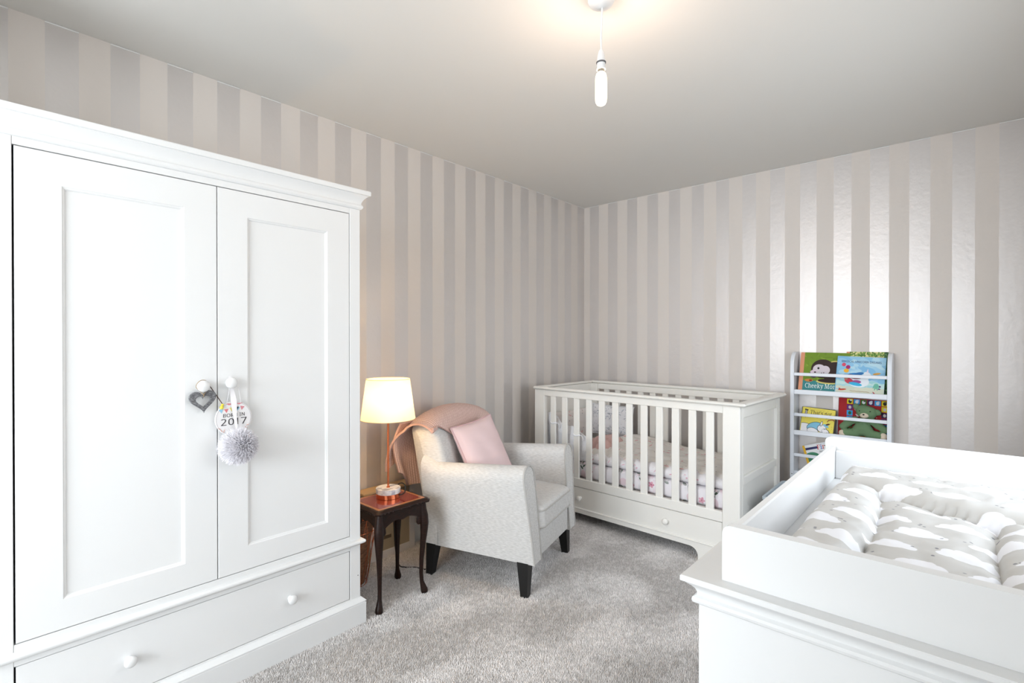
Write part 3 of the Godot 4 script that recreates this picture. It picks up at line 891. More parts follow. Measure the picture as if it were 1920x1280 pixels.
func table_lamp() -> void:
	var at := V(0.424, 0.4765, 2.388)
	var o := thing("table_lamp", "lit table lamp with cream shade, copper stem and round marble base", "lamp", at)
	put("copper_base", lathe(MB.new(), [[0.0, 0.0], [0.0585, 0.0], [0.0595, 0.001], [0.0595, 0.0225], [0.0, 0.0225]], 48), M.copper, o, 30)
	put("marble_disc", lathe(MB.new(), [[0.0, 0.0225], [0.0595, 0.0225], [0.0600, 0.0235], [0.0600, 0.046], [0.0585, 0.0475], [0.0, 0.0475]], 48), M.marble, o, 30)
	put("stem", lathe(MB.new(), [[0.0, 0.047], [0.009, 0.047], [0.009, 0.051], [0.0052, 0.053], [0.0052, 0.43], [0.0, 0.43]], 16), M.copper, o, 30)
	var sh := mat(Color(0.95, 0.92, 0.86), 0.9, 0.0, 0.2)
	sh.backlight_enabled = true; sh.backlight = Color(0.95, 0.90, 0.80)
	var g := []
	var prof := [[0.1335, 0.389], [0.1305, 0.41], [0.120, 0.488], [0.1085, 0.572], [0.1060, 0.588]]
	for p in prof:
		var r := PackedVector3Array()
		for k in 61: r.append(V(cos(TAU * k / 60) * p[0], p[1], sin(TAU * k / 60) * p[0]))
		g.append(r)
	var sm := MB.new()
	for i in g.size() - 1:
		for k in 60: sm.quad(g[i][k + 1], g[i][k], g[i + 1][k], g[i + 1][k + 1])
	var shade := put("lamp_shade", sm, sh, o, 60)
	var hem := mat(Color(0.90, 0.80, 0.64), 0.8)
	for q in [[0.1337, 0.389], [0.1062, 0.588]]:
		var c := []
		for k in 48: c.append(V(cos(TAU * k / 48) * q[0], q[1], sin(TAU * k / 48) * q[0]))
		put("hem", tube(MB.new(), c, 0.0014, 6, true), hem, shade)
	var fit := MB.new()
	for k in 3: tube(fit, [V(0, 0.43, 0), V(cos(TAU * k / 3) * 0.128, 0.41, sin(TAU * k / 3) * 0.128)], 0.0014, 5)
	put("shade_carrier", fit, M.copper, o)
	var gl := mat(Color(1, 0.97, 0.9), 0.4)
	gl.emission_enabled = true; gl.emission = Color(1.0, 0.86, 0.62); gl.emission_energy_multiplier = 3.0
	put("glowing_bulb", lathe(MB.new(), [[0.0, 0.43], [0.012, 0.432], [0.016, 0.45], [0.028, 0.48], [0.030, 0.498], [0.025, 0.518], [0.012, 0.528], [0.0, 0.53]], 20), gl, o, 60)
	lamp(at + V(0, 0.493, 0), Color(1.0, 0.84, 0.62), 0.085, 0.025)
	put("cable", tube(MB.new(), smooth([V(0.05, 0.012, -0.03), V(0.066, 0.022, -0.048), V(0.066, 0.046, -0.056), V(0.045, 0.062, -0.058), V(0.01, 0.055, -0.060), V(-0.04, 0.025, -0.075), V(-0.085, 0.0035, -0.095), V(-0.112, -0.002, -0.105), V(-0.122, -0.03, -0.108), V(-0.118, -0.17, -0.115), V(-0.125, -0.33, -0.13), V(-0.15, -0.44, -0.17), V(-0.155, -0.472, -0.215), V(-0.11, -0.473, -0.255), V(-0.063, -0.473, -0.268), V(-0.035, -0.473, -0.30), V(-0.05, -0.465, -0.345), V(-0.085, -0.43, -0.37), V(-0.12, -0.40, -0.39)], 8), 0.0032, 8), M.cable, o, 60)

func behind_table() -> void:
	var o := thing("storage_box", "beige box with white framed front standing against the striped wall behind the side table", "box", V(0, 0, 0))
	var be := mat(Color(0.66, 0.60, 0.50), 0.6)
	put("panel", box(MB.new(), V(0.022, 0.004, 1.97), V(0.075, 0.395, 2.325), 0.002), be, o)
	var fm := mat(Color(0.88, 0.86, 0.85), 0.5)
	put("frame_stile", box(MB.new(), V(0.022, 0.0, 1.962), V(0.082, 0.396, 2.000), 0.002), fm, o)
	put("frame_stile", box(MB.new(), V(0.022, 0.0, 2.235), V(0.082, 0.396, 2.272), 0.002), fm, o)
	put("frame_rail", box(MB.new(), V(0.022, 0.0, 2.0005), V(0.0815, 0.045, 2.2345), 0.002), fm, o)
	put("lid", box(MB.new(), V(0.02, 0.396, 1.955), V(0.115, 0.410, 2.335), 0.003), mat(Color(0.80, 0.67, 0.50), 0.6), o)
	put("finger_slot", box(MB.new(), V(0.0745, 0.108, 2.128), V(0.0760, 0.128, 2.190), 0.0005), mat(Color(0.40, 0.33, 0.24), 0.8), o)
	var b := thing("waste_basket", "copper wire basket with a brown wood-grain liner between wardrobe and side table", "basket", V(0.215, 0, 2.455))
	var br := tri_map(mat(Color.WHITE, 0.7), V(5, 5, 5))
	br.albedo_texture = tex(ramp_img(noise_img(256, 0.02, 4, 51, 8.0), Color(0.36, 0.22, 0.14), Color(0.62, 0.44, 0.31), 0.25, 0.75))
	put("liner", lathe(MB.new(), [[0.0, 0.006], [0.055, 0.006], [0.106, 0.36], [0.110, 0.385], [0.104, 0.383], [0.050, 0.012], [0.0, 0.012]], 28), br, b, 40)
	var wr := MB.new()
	for q in [[0.066, 0.004], [0.112, 0.285], [0.122, 0.36]]:
		var c := []
		for k in 32: c.append(V(cos(TAU * k / 32) * q[0], q[1], sin(TAU * k / 32) * q[0]))
		tube(wr, c, 0.0018, 6, true)
	for k in 12:
		for s in [-1.0, 1.0]:
			var pts := []
			for i in 7:
				var t := i / 6.0
				var a = TAU * k / 12 + s * t * 0.55
				pts.append(V(cos(a) * lerpf(0.066, 0.122, t), lerpf(0.004, 0.36, t), sin(a) * lerpf(0.066, 0.122, t)))
			tube(wr, pts, 0.0014, 5)
	put("wire_frame", wr, M.copper, b, 60)

# ------------------------------------------------------------------ armchair; x forward, z towards the near arm
func back_top(z: float) -> float: return 0.765 + 0.092 * pow(maxf(cos(PI / 2 * clampf(z / 0.325, -1, 1)), 0.0), 0.45)

func back_ring(z: float, grow := 0.0) -> PackedVector3Array:
	var h := back_top(z)
	var k := sqrt(maxf(1.0 - pow(clampf((absf(z) - 0.262) / 0.046, 0.0, 1.0), 2), 0.04))
	var p := PackedVector3Array()
	var xf := func(y: float) -> float:
		var d := 0.0
		for c in [0.105, -0.105]: d += 0.016 * exp(-(pow(y - 0.60, 2) + pow(z - c, 2)) / 0.0022)
		return -0.155 - 0.27 * (y - 0.36) + 0.022 * sin(clampf((y - 0.36) / 0.5, 0, 1) * PI) - d
	var xr := func(y: float) -> float: return -0.300 - 0.20 * (y - 0.165)
	var top := h - 0.055
	for i in 15:
		var y := lerpf(0.345, top, i / 14.0)
		p.append(V(xf.call(y) + grow, y, z))
	var a: float = xf.call(top); var b: float = xr.call(top)
	for i in range(1, 8):
		var t := PI * i / 8.0
		p.append(V((a + b) / 2 + (a - b + 2 * grow) / 2 * cos(t), top + (0.055 + grow) * sin(t), z))
	for i in 9:
		var y := lerpf(top, 0.172, i / 8.0)
		p.append(V(xr.call(y) - grow, y, z))
	if k < 1.0 and grow == 0.0:
		for i in p.size():
			var mx: float = (xf.call(p[i].y) + xr.call(p[i].y)) / 2
			p[i].x = mx + (p[i].x - mx) * k
			p[i].y = h - 0.055 + (p[i].y - h + 0.055) * (k if p[i].y > h - 0.055 else 1.0)
	return p

func armchair() -> void:
	var xf := Transform3D(Basis(V(0, 1, 0), deg_to_rad(15.7)), V(0.6165, 0, 1.766))
	var o := thing("armchair", "light grey upholstered armchair with black tapered legs beside the lamp table", "armchair", xf.origin, deg_to_rad(15.7))
	# backrest
	var rings := []
	for i in 33: rings.append(back_ring(lerpf(-0.308, 0.308, i / 32.0)))
	var bk := put("backrest", loft(MB.new(), rings), M.linen, o, 70)
	for z in [0.105, -0.105]:
		put("tufted_button", lathe(MB.new(), [[0.0, -0.002], [0.008, 0.0], [0.009, 0.003], [0.006, 0.006], [0.0, 0.007]], 14, T(V(-0.222, 0.60, z), V(0, 0, -75))), M.linen, bk, 60)
	# arms
	for s in [1.0, -1.0]:
		var ar := []
		var front := []
		var n := 17
		for i in n:
			var t := i / (n - 1.0)
			var x := lerpf(-0.302, 0.312, t)
			var yt := 0.600 + 0.042 * t + 0.05 * (1.0 - smoothstep(-0.31, -0.21, x))
			var c := 0.0615
			var pr := [[0.300, 0.165], [0.305, 0.25], [0.316, 0.35], [0.331, 0.45], [0.343, yt - 0.105], [0.3465, yt - 0.075]]
			for k in 11:
				var a := PI * k / 10.0
				pr.append([0.286 + cos(a) * c, yt - 0.057 + sin(a) * 0.057])
			pr.append_array([[0.221, yt - 0.09], [0.215, 0.47], [0.213, 0.30], [0.213, 0.165]])
			var r := PackedVector3Array()
			for q in pr: r.append(V(x + t * (0.40 - q[1]) * 0.085, q[1], s * q[0]))
			ar.append(r)
			if i == n - 1: front = Array(r)
		# a soft edge to the front face
		var soft := PackedVector3Array()
		var mid := V(0, 0.38, s * 0.27)
		for p in front: soft.append(V(p.x + 0.0015, mid.y + (p.y - mid.y) * 0.985, mid.z + (p.z - mid.z) * 0.93))
		ar.append(soft)
		var am := put("armrest", loft(MB.new(), ar), M.linen, o, 55)
		var pp := []
		for p in front: pp.append(p + V(0.002, 0, 0))
		put("piping", tube(MB.new(), smooth(pp, 3), 0.0045, 7), M.piping, am, 60)
	# base and seat
	put("seat_base", box(MB.new(), V(-0.29, 0.165, -0.2125), V(0.322, 0.306, 0.2125), 0.012), M.linen, o, 60)
	var cu := []
	for q in [[0.018, 0.306], [0.004, 0.310], [0.0, 0.320], [0.0, 0.420], [0.004, 0.434], [0.018, 0.444], [0.06, 0.454], [0.12, 0.460], [0.175, 0.462]]:
		var r := PackedVector3Array()
		var x0: float = -0.17 + q[0]; var x1: float = 0.342 - q[0]; var zz: float = 0.2120 - q[0]
		for e in 4:
			for k in 8:
				var a := (PI / 2) * k / 7.0 + PI / 2 * e
				var rad := 0.035
				var cx := (x1 - rad) if e == 0 or e == 3 else (x0 + rad)
				var cz := (zz - rad) if e < 2 else (-zz + rad)
				r.append(V(cx + cos(a) * rad, q[1] - (0.018 if cx > 0.1 and q[1] > 0.40 else 0.0), cz + sin(a) * rad))
		cu.append(r)
	var seat := put("seat_cushion", loft(MB.new(), cu), M.linen, o, 60)
	for k in [2, 3]:
		var loop := []
		for p in cu[k]:
			if p.x > -0.1: loop.append(p)
		loop.sort_custom(func(a, b): return atan2(a.z, a.x + 0.1) < atan2(b.z, b.x + 0.1))
		put("piping", tube(MB.new(), loop, 0.004, 7), M.piping, seat, 60)
	for sx in [-1.0, 1.0]:
		for sz in [-1.0, 1.0]:
			var lr := []
			for q in [[0.168, 0.030], [0.004, 0.0185], [0.0, 0.0175]]:
				var sp: float = (0.168 - q[0]) * 0.06
				var cx: float = sx * (0.270 + sp); var cz: float = sz * (0.272 + sp * 1.6)
				lr.append(rect(cx - q[1], cx + q[1], q[0], cz - q[1], cz + q[1]))
			put("leg", loft(MB.new(), lr), M.black, o, 30)
	# knitted throw over the back
	var th := thing("throw_blanket", "pink ribbed knitted throw draped over the back of the armchair", "throw", xf.origin, deg_to_rad(15.7))
	var grid := []
	for i in 41:
		var z := lerpf(0.335, -0.30, i / 40.0)
		var ring := back_ring(clampf(z, -0.31, 0.31), 0.015)
		var path := []
		var top_y := ring[0].y
		for p in ring: top_y = maxf(top_y, p.y)
		var down := 0.014 + 0.78 * clampf(0.30 - z, 0.0, 0.42)
		for k in ring.size():
			var p := ring[k]
			if k > 21: break
			if k < 15 and p.y < top_y - down:
				var nx := ring[k + 1]
				if nx.y > top_y - down or k == 14: path = [V(lerpf(p.x, nx.x, clampf((top_y - down - p.y) / (nx.y - p.y), 0, 1)), top_y - down, z)]
				continue
			path.append(V(p.x, p.y, z))
		# resample and add the fall behind
		var e: Vector3 = path[path.size() - 1]
		var out := 0.055 + 0.055 * smoothstep(0.10, 0.33, z)
		var drop := 0.20 + 0.03 * smoothstep(0.1, 0.33, z)
		for k in range(1, 7):
			var t := k / 6.0
			path.append(V(e.x - out * sin(t * PI * 0.5) + 0.012 * sin(z * 32.0 + t * 2.0) * t, e.y - drop * t * (0.45 + 0.55 * t), z + 0.02 * t * smoothstep(0.2, 0.33, z)))
		var row := PackedVector3Array()
		var cum := [0.0]
		for k in range(1, path.size()): cum.append(cum[k - 1] + path[k].distance_to(path[k - 1]))
		var q := 0
		for k in 30:
			var want: float = cum[cum.size() - 1] * k / 29.0
			while q < path.size() - 2 and cum[q + 1] < want: q += 1
			row.append(path[q].lerp(path[q + 1], clampf((want - cum[q]) / maxf(cum[q + 1] - cum[q], 1e-6), 0, 1)))
		grid.append(row)
	put("knitted_cloth", sheet(MB.new(), grid, 0.011, 9.0, 13.0), M.knit, th, 70)
	var g2 := []
	for i in 15:
		var z := lerpf(0.325, 0.05, i / 14.0)
		var row := PackedVector3Array()
		for k in 14:
			var t := k / 13.0
			row.append(V(-0.452 - 0.055 * sin(t * 2.6) * smoothstep(-0.05, 0.33, z) + 0.016 * sin(z * 42.0 + t * 2.0) * t, 0.80 - (0.37 - 0.10 * smoothstep(0.22, 0.33, z)) * t, z + 0.012 * sin(t * 5.0)))
		g2.append(row)
	put("folded_end", sheet(MB.new(), g2, 0.011, 6.0, 6.0), M.knit, th, 70)
	# pink cushion
	var X := V(0.066, 0.034, -0.278).normalized(); var Y := V(-0.142, 0.296, -0.021)
	Y = (Y - X * Y.dot(X)).normalized()
	var c := V(-0.21, 0.765, 0.175) + X * 0.145 - Y * 0.170
	var pc := thing("pink_cushion", "square pale pink cushion with piped edge propped on the armchair", "cushion", xf.origin, deg_to_rad(15.7))
	var px := Transform3D(Basis(X, Y, X.cross(Y)), c)
	var cov := put("cushion_cover", pillow(MB.new(), 0.160, 0.178, 0.052, px, 0.004, 0.006), M.pink, pc, 60)
	var ed := []
	for p in outline(0.162, 0.180, 0.006): ed.append(px * p)
	put("piping", tube(MB.new(), ed, 0.0035, 7, true), mat(Color(0.82, 0.68, 0.69), 0.9), cov, 60)

# ------------------------------------------------------------------ cot bed; x to the right, z towards the room
const COT := Vector3(0.197, 0, 0.978)
func cot() -> void:
	var o := thing("cot_bed", "white slatted cot bed with an under drawer against the corner walls", "cot", COT, deg_to_rad(-1.781))
	var W := 1.47; var D := -0.74
	var caps := [box(MB.new(), V(-0.002, 0.895, -0.040), V(1.502, 0.917, 0.0), 0.0095), box(MB.new(), V(-0.002, 0.895, -0.762), V(1.502, 0.917, -0.730), 0.0095), box(MB.new(), V(-0.002, 0.8955, -0.7305), V(0.034, 0.9165, -0.0395), 0.009), box(MB.new(), V(1.444, 0.8955, -0.7305), V(1.502, 0.9165, -0.0395), 0.009)]
	for c in caps: put("top_rail", c, M.cream, o, 50)
	for z in [-0.02, D + 0.026]: # long sides
		put("side_rail", box(MB.new(), V(0.094, 0.853, z - 0.026), V(1.3745, 0.896, z - 0.001), 0.0025), M.cream, o)
		put("side_rail", box(MB.new(), V(0.094, 0.248, z - 0.026), V(1.3745, 0.306, z - 0.001), 0.0025), M.cream, o)
		for i in 12:
			var x := 0.171 + 0.1028 * i
			put("slat", box(MB.new(), V(x - 0.0228, 0.300, z - 0.021), V(x + 0.0228, 0.858, z - 0.006), 0.003), M.cream, o)
	for x in [[0.004, 0.094], [1.375, 1.468]]:
		put("post", box(MB.new(), V(x[0], 0.072, -0.062), V(x[1], 0.896, -0.020), 0.003), M.cream, o)
		put("post", box(MB.new(), V(x[0], 0.0, D), V(x[1], 0.896, D + 0.042), 0.003), M.cream, o)
	for s in 2: # panelled ends
		var xo := 1.4685 if s else 0.0035
		var sg := 1.0 if s else -1.0
		var bx := func(z0: float, z1: float, y0: float, y1: float, dp: float, th: float) -> MB:
			var a := xo - sg * dp; var b := xo - sg * (dp + th)
			return box(MB.new(), V(minf(a, b), y0, z0), V(maxf(a, b), y1, z1), 0.0025)
		put("end_stile", bx.call(-0.083, -0.0625, 0.10, 0.896, 0.0005, 0.03), M.cream, o)
		put("end_stile", bx.call(-0.6975, -0.672, 0.10, 0.896, 0.0005, 0.03), M.cream, o)
		put("end_rail", bx.call(-0.6718, -0.0832, 0.829, 0.896, 0.001, 0.03), M.cream, o)
		put("end_rail", bx.call(-0.6718, -0.0832, 0.459, 0.503, 0.001, 0.03), M.cream, o)
		put("end_rail", bx.call(-0.6718, -0.0832, 0.10, 0.16, 0.001, 0.03), M.cream, o)
		put("end_panel", bx.call(-0.6718, -0.0832, 0.5032, 0.8288, 0.016, 0.012), M.cream, o)
		put("end_panel", bx.call(-0.6718, -0.0832, 0.1602, 0.4588, 0.016, 0.012), M.cream, o)
	put("bed_base", box(MB.new(), V(0.035, 0.270, -0.69), V(1.435, 0.298, -0.064), 0.003), M.cream, o)
	var dr := put("drawer", box(MB.new(), V(0.096, 0.104, -0.055), V(1.373, 0.2445, -0.024), 0.003), M.cream, o)
	for x in [0.415, 1.045]:
		put("knob", knob(0.0185), M.cream, dr, 45).transform = T(V(x, 0.176, -0.0245), V(90, 0, 0))
	var sk := [Vector2(0.0, 0.0), Vector2(0.0, 0.104), Vector2(1.472, 0.104), Vector2(1.472, 0.0), Vector2(1.24, 0.0)]
	for k in 9: sk.append(Vector2(1.24 - 0.05 * (1.0 - cos(PI / 2 * k / 8.0)), 0.022 + 0.05 * sin(PI / 2 * k / 8.0)))
	for k in 9: sk.append(Vector2(0.232 + 0.05 * (1.0 - sin(PI / 2 * k / 8.0)), 0.022 + 0.05 * cos(PI / 2 * k / 8.0)))
	sk.append(Vector2(0.232, 0.0))
	put("skirt", extrude(MB.new(), sk, -0.045, -0.0155), M.cream, o, 40)
	put("skirt_moulding", box(MB.new(), V(0.0, 0.0985, -0.03), V(1.472, 0.108, -0.012), 0.0045), M.cream, o, 60)

func floral(sz: int, sd: int, leaves: int) -> Image:
	var im := canvas(sz, sz, Color(0.975, 0.96, 0.975))
	var r := RandomNumberGenerator.new()
	r.seed = sd
	for i in 9: ell(im, r.randf() * sz, r.randf() * sz, r.randf_range(20, 44), r.randf_range(18, 34), Color(0.95, 0.86, 0.89), r.randf() * 180, true)
	for i in 9:
		var x := r.randf() * sz; var y := r.randf() * sz
		for k in 5: ell(im, x + cos(k * 1.256) * 11, y + sin(k * 1.256) * 11, 12, 8, Color(0.93, 0.74, 0.80).lerp(Color(0.86, 0.58, 0.66), r.randf()), k * 72, true)
		ell(im, x, y, 5, 5, Color(0.72, 0.40, 0.48), 0, true)
	for i in leaves:
		var x := r.randf() * sz; var y := r.randf() * sz; var a := r.randf() * TAU
		for k in 14: ell(im, x + cos(a) * k * 4, y + sin(a) * k * 4 + k * k * 0.15, 1.3, 1.3, Color(0.42, 0.44, 0.42), 0, true)
		for k in 3:
			var s := 1.0 if k % 2 else -1.0
			ell(im, x + cos(a) * (14 + k * 17) - sin(a) * s * 12, y + sin(a) * (14 + k * 17) + cos(a) * s * 12, 17, 7, Color(0.28, 0.35, 0.30).lerp(Color(0.42, 0.50, 0.44), r.randf()), rad_to_deg(a) + s * 40, true)
	return im

func spotted(sz: int, base: Color, mark: Color, n: int, sd: int, dots: Color) -> Image:
	var im := canvas(sz, sz, base)
	var r := RandomNumberGenerator.new()
	r.seed = sd
	for i in n: ell(im, r.randf() * sz, r.randf() * sz, r.randf_range(11, 22), r.randf_range(4.0, 8.0), mark.lerp(base, r.randf() * 0.35), -60 + r.randf() * 90, true)
	for i in n: ell(im, r.randf() * sz, r.randf() * sz, 3.2, 3.2, dots, 0, true)
	return im

func bedding() -> void:
	var turn := deg_to_rad(-1.781)
	var cloth := func(im: Image, s: float) -> StandardMaterial3D:
		var m := tri_map(mat(Color.WHITE, 0.95, 0.0, 0.2), V(s, s, s))
		m.albedo_texture = tex(im)
		return m
	var mt := thing("cot_mattress", "cot mattress in a white sheet printed with green leaves and pink flowers", "mattress", COT, turn)
	put("floral_sheet", box(MB.new(), V(0.036, 0.299, -0.688), V(1.434, 0.408, -0.064), 0.02), cloth.call(floral(512, 4, 13), 2.2), mt, 60)
	# duvet: a white rolled edge and a grey beige top
	var du := thing("cot_duvet", "puffy cot duvet, beige top with pink marks and white spotted edge", "duvet", COT, turn)
	var nz := FastNoiseLite.new()
	nz.seed = 3; nz.frequency = 5.0
	var rr := []
	for i in 61:
		var x := lerpf(0.42, 1.425, i / 60.0)
		var e := smoothstep(0.0, 0.03, minf(x - 0.42, 1.425 - x)) * 0.7 + 0.3
		var pf := (1.0 + 0.10 * sin(x * 50.0) + 0.18 * nz.get_noise_2d(x * 2.0, 1.0)) * e
		var rg := PackedVector3Array()
		for k in 18:
			var a := TAU * k / 18
			rg.append(V(x + 0.008 * sin(a * 2 + x * 30.0), 0.409 + 0.036 * pf + sin(a) * 0.036 * pf, -0.105 + cos(a) * 0.040 * pf))
		rr.append(rg)
	put("white_edge", loft(MB.new(), rr), cloth.call(spotted(512, Color(0.965, 0.955, 0.965), Color(0.90, 0.68, 0.75), 26, 8, Color(0.60, 0.62, 0.66)), 3.0), du, 80)
	var g := []
	for i in 49:
		var x := lerpf(0.425, 1.428, i / 48.0)
		var row := PackedVector3Array()
		for k in 33:
			var t := k / 32.0
			var z := lerpf(-0.088, -0.690, t)
			var up := 0.045 * smoothstep(1.0, 0.42, x) * smoothstep(0.3, 1.0, t)
			var y := 0.474 + 0.016 * sin(t * PI) + up + 0.012 * nz.get_noise_2d(x * 1.2, z * 2.4) + 0.007 * nz.get_noise_2d(x * 4.0, z * 9.0)
			y -= 0.02 * pow(1.0 - minf(t * 10.0, 1.0), 2)
			row.append(V(x, y, z))
		g.append(row)
	put("beige_top", sheet(MB.new(), g, 0.02), cloth.call(spotted(512, Color(0.945, 0.925, 0.905), Color(0.86, 0.50, 0.56), 26, 18, Color(0.50, 0.50, 0.52)), 2.2), du, 80)
	put("filling", box(MB.new(), V(0.435, 0.41, -0.682), V(1.42, 0.462, -0.10), 0.02), M.pink, du, 60)
	# white bumper slipping down inside the front bars
	var wb := thing("cot_bumper", "white padded cot bumper tied to the front bars and sagging", "bumper", COT, turn)
	var wm := bumpy(tri_map(mat(Color(0.975, 0.975, 0.99), 0.95, 0.0, 0.2), V(10, 10, 10)), noise_img(128, 0.05, 3, 25), 0.15)
	var b := []
	for i in 25:
		var t := i / 24.0
		var x := lerpf(0.065, 0.428, t)
		var ty := 0.720 - 0.135 * t + 0.018 * sin(t * 11.0)
		var by := 0.415
		var ring := PackedVector3Array()
		var thick := 0.018 * (0.35 + 0.65 * smoothstep(0.0, 0.12, minf(t, 1.0 - t)))
		for k in 20:
			var a := TAU * k / 20
			var y := (ty + by) / 2 + sin(a) * (ty - by) / 2
			var fold := 0.007 * sin(y * 55.0 + x * 30.0) + 0.008 * sin(x * 40.0 - y * 20.0)
			ring.append(V(x + 0.012 * sin(y * 25.0), y, -0.088 + signf(cos(a)) * pow(absf(cos(a)), 0.6) * thick + fold - 0.02 * (1.0 - t)))
		b.append(ring)
	put("padded_strip", loft(MB.new(), b), wm, wb, 80)
	for p in [[0.171, 0.662], [0.377, 0.600]]:
		var loop := []
		for k in 16:
			var a := TAU * k / 16
			loop.append(V(p[0] + cos(a) * 0.0275, p[1] + 0.003 * sin(3 * a), -0.0345 + sin(a) * 0.014))
		var tm := tube(MB.new(), loop, 0.0045, 7, true)
		tube(tm, smooth([V(p[0] + 0.026, p[1], -0.048), V(p[0] + 0.034, p[1] - 0.02, -0.056), V(p[0] + 0.03, p[1] - 0.04, -0.06)], 4), 0.004, 6)
		put("ribbon_tie", tm, wm, wb, 60)
	# padded pieces at the left end and the back corner
	var eb := thing("end_bumper", "grey beige padded bumper along the left end of the cot", "bumper", COT, turn)
	put("padded_panel", pillow(MB.new(), 0.285, 0.150, 0.024, T(V(0.064, 0.560, -0.385), V(0, 90, 0)), 0.002, 0.004), cloth.call(spotted(256, Color(0.91, 0.885, 0.865), Color(0.88, 0.72, 0.70), 10, 28, Color(0.6, 0.6, 0.6)), 3.0), eb, 70)
	var rc := thing("ruffled_cushion", "square pale grey ruffled cushion with tiny print in the cot's back corner", "cushion", COT, turn)
	var rx := T(V(0.275, 0.622, -0.632), V(-8, 6, -1))
	var cv := put("cushion_cover", pillow(MB.new(), 0.170, 0.112, 0.026, rx, 0.002, 0.003), cloth.call(spotted(256, Color(0.94, 0.94, 0.95), Color(0.68, 0.70, 0.74), 26, 38, Color(0.56, 0.52, 0.56)), 6.0), rc, 70)
	var ol := outline(0.170, 0.112, 0.0, 14)
	var ruff := []
	for i in ol.size() + 1:
		var p: Vector3 = ol[i % ol.size()]
		var row := PackedVector3Array()
		for k in 4: row.append(rx * (p * (1.0 + 0.028 * k) + V(0, 0, 0.006 * sin(i * 2.4) * k / 3.0)))
		ruff.append(row)
	put("ruffle", sheet(MB.new(), ruff, 0.003), mat(Color(0.86, 0.86, 0.87), 0.95), cv, 70)
	var pb := thing("crumpled_blanket", "crumpled dusty pink blanket at the pillow end of the cot", "blanket", COT, turn)
	var pg := []
	for i in 33:
		var row := PackedVector3Array()
		for k in 33:
			var u := i / 32.0 * 2.0 - 1.0; var v := k / 32.0 * 2.0 - 1.0
			var q := u * (1.0 + 0.08 * sin(v * 5.0)); var w := v * (1.0 + 0.08 * sin(u * 4.0))
			var r2 := clampf(1.0 - pow(maxf(absf(u), absf(v)), 4.0), 0.0, 1.0)
			var crease := absf(sin(u * 5.0 + v * 3.0 + 2.0 * nz.get_noise_2d(u * 0.3, v * 0.3))) * 0.028 + 0.03 * nz.get_noise_2d(u * 0.16 + 3.0, v * 0.16)
			row.append(V(0.395 + q * 0.115, 0.418 + r2 * (0.095 + crease) + (0.03 * (u + 1.0) * 0.5), -0.325 + w * 0.155))
		pg.append(row)
	put("blanket_folds", sheet(MB.new(), pg, 0.008), mat(Color(0.87, 0.725, 0.70), 0.95, 0.0, 0.2), pb, 70)

# ------------------------------------------------------------------ book rack by the wall
func book_rack() -> void:
	var o := thing("book_rack", "slim white wall book rack with rounded uprights and front rails", "bookshelf", V(0, 0, 0))
	var side := [Vector2(0.004, 0.0), Vector2(0.140, 0.0), Vector2(0.140, 1.085)]
	for k in range(1, 9): side.append(Vector2(0.140 - 0.085 * (1.0 - cos(PI / 2 * k / 8.0)), 1.085 + 0.092 * sin(PI / 2 * k / 8.0)))
	side.append(Vector2(0.004, 1.177))
	for x in [1.713, 2.229]: put("upright", extrude(MB.new(), side, x, x + 0.0215, Transform3D(Basis(V(0, 0, 1), V(0, 1, 0), V(1, 0, 0)), Vector3.ZERO)), M.rack, o, 30)
	for y in [1.033, 0.768, 0.503, 0.238]: put("thin_rail", box(MB.new(), V(1.735, y - 0.010, 0.126), V(2.2285, y + 0.010, 0.1385), 0.002), M.rack, o)
	for y in [0.917, 0.650, 0.383, 0.116]:
		put("shelf_lip", box(MB.new(), V(1.735, y - 0.015, 0.124), V(2.2285, y + 0.015, 0.139), 0.002), M.rack, o)
		put("shelf_board", box(MB.new(), V(1.735, y - 0.014, 0.006), V(2.2285, y - 0.002, 0.1235), 0.0015), M.rack, o)
	put("screw_hole", lathe(MB.new(), [[0.0, 0.0], [0.003, 0.0], [0.003, 0.0008], [0.0, 0.0008]], 8, T(V(1.724, 0.375, 0.1397), V(90, 0, 0))), M.black, o)
	var t := thing("storage_tub", "grey plastic storage tub on the carpet between cot and book rack", "tub", V(1.90, 0, 0.665))
	var pl := mat(Color(0.70, 0.74, 0.77), 0.4)
	var rings := []
	for q in [[0.125, 0.180, 0.0], [0.130, 0.185, 0.004], [0.150, 0.208, 0.378], [0.160, 0.218, 0.380], [0.162, 0.220, 0.384], [0.162, 0.220, 0.396], [0.158, 0.216, 0.400], [0.148, 0.206, 0.398], [0.128, 0.182, 0.012]]:
		var r := PackedVector3Array()
		for e in 4:
			for k in 6:
				var a := PI / 2 * e + PI / 2 * k / 5.0
				r.append(V((q[0] - 0.03) * (1 if e == 0 or e == 3 else -1) + cos(a) * 0.03, q[2], (q[1] - 0.03) * (1 if e < 2 else -1) + sin(a) * 0.03))
		rings.append(r)
	put("tub_body", loft(MB.new(), rings), pl, t, 40)

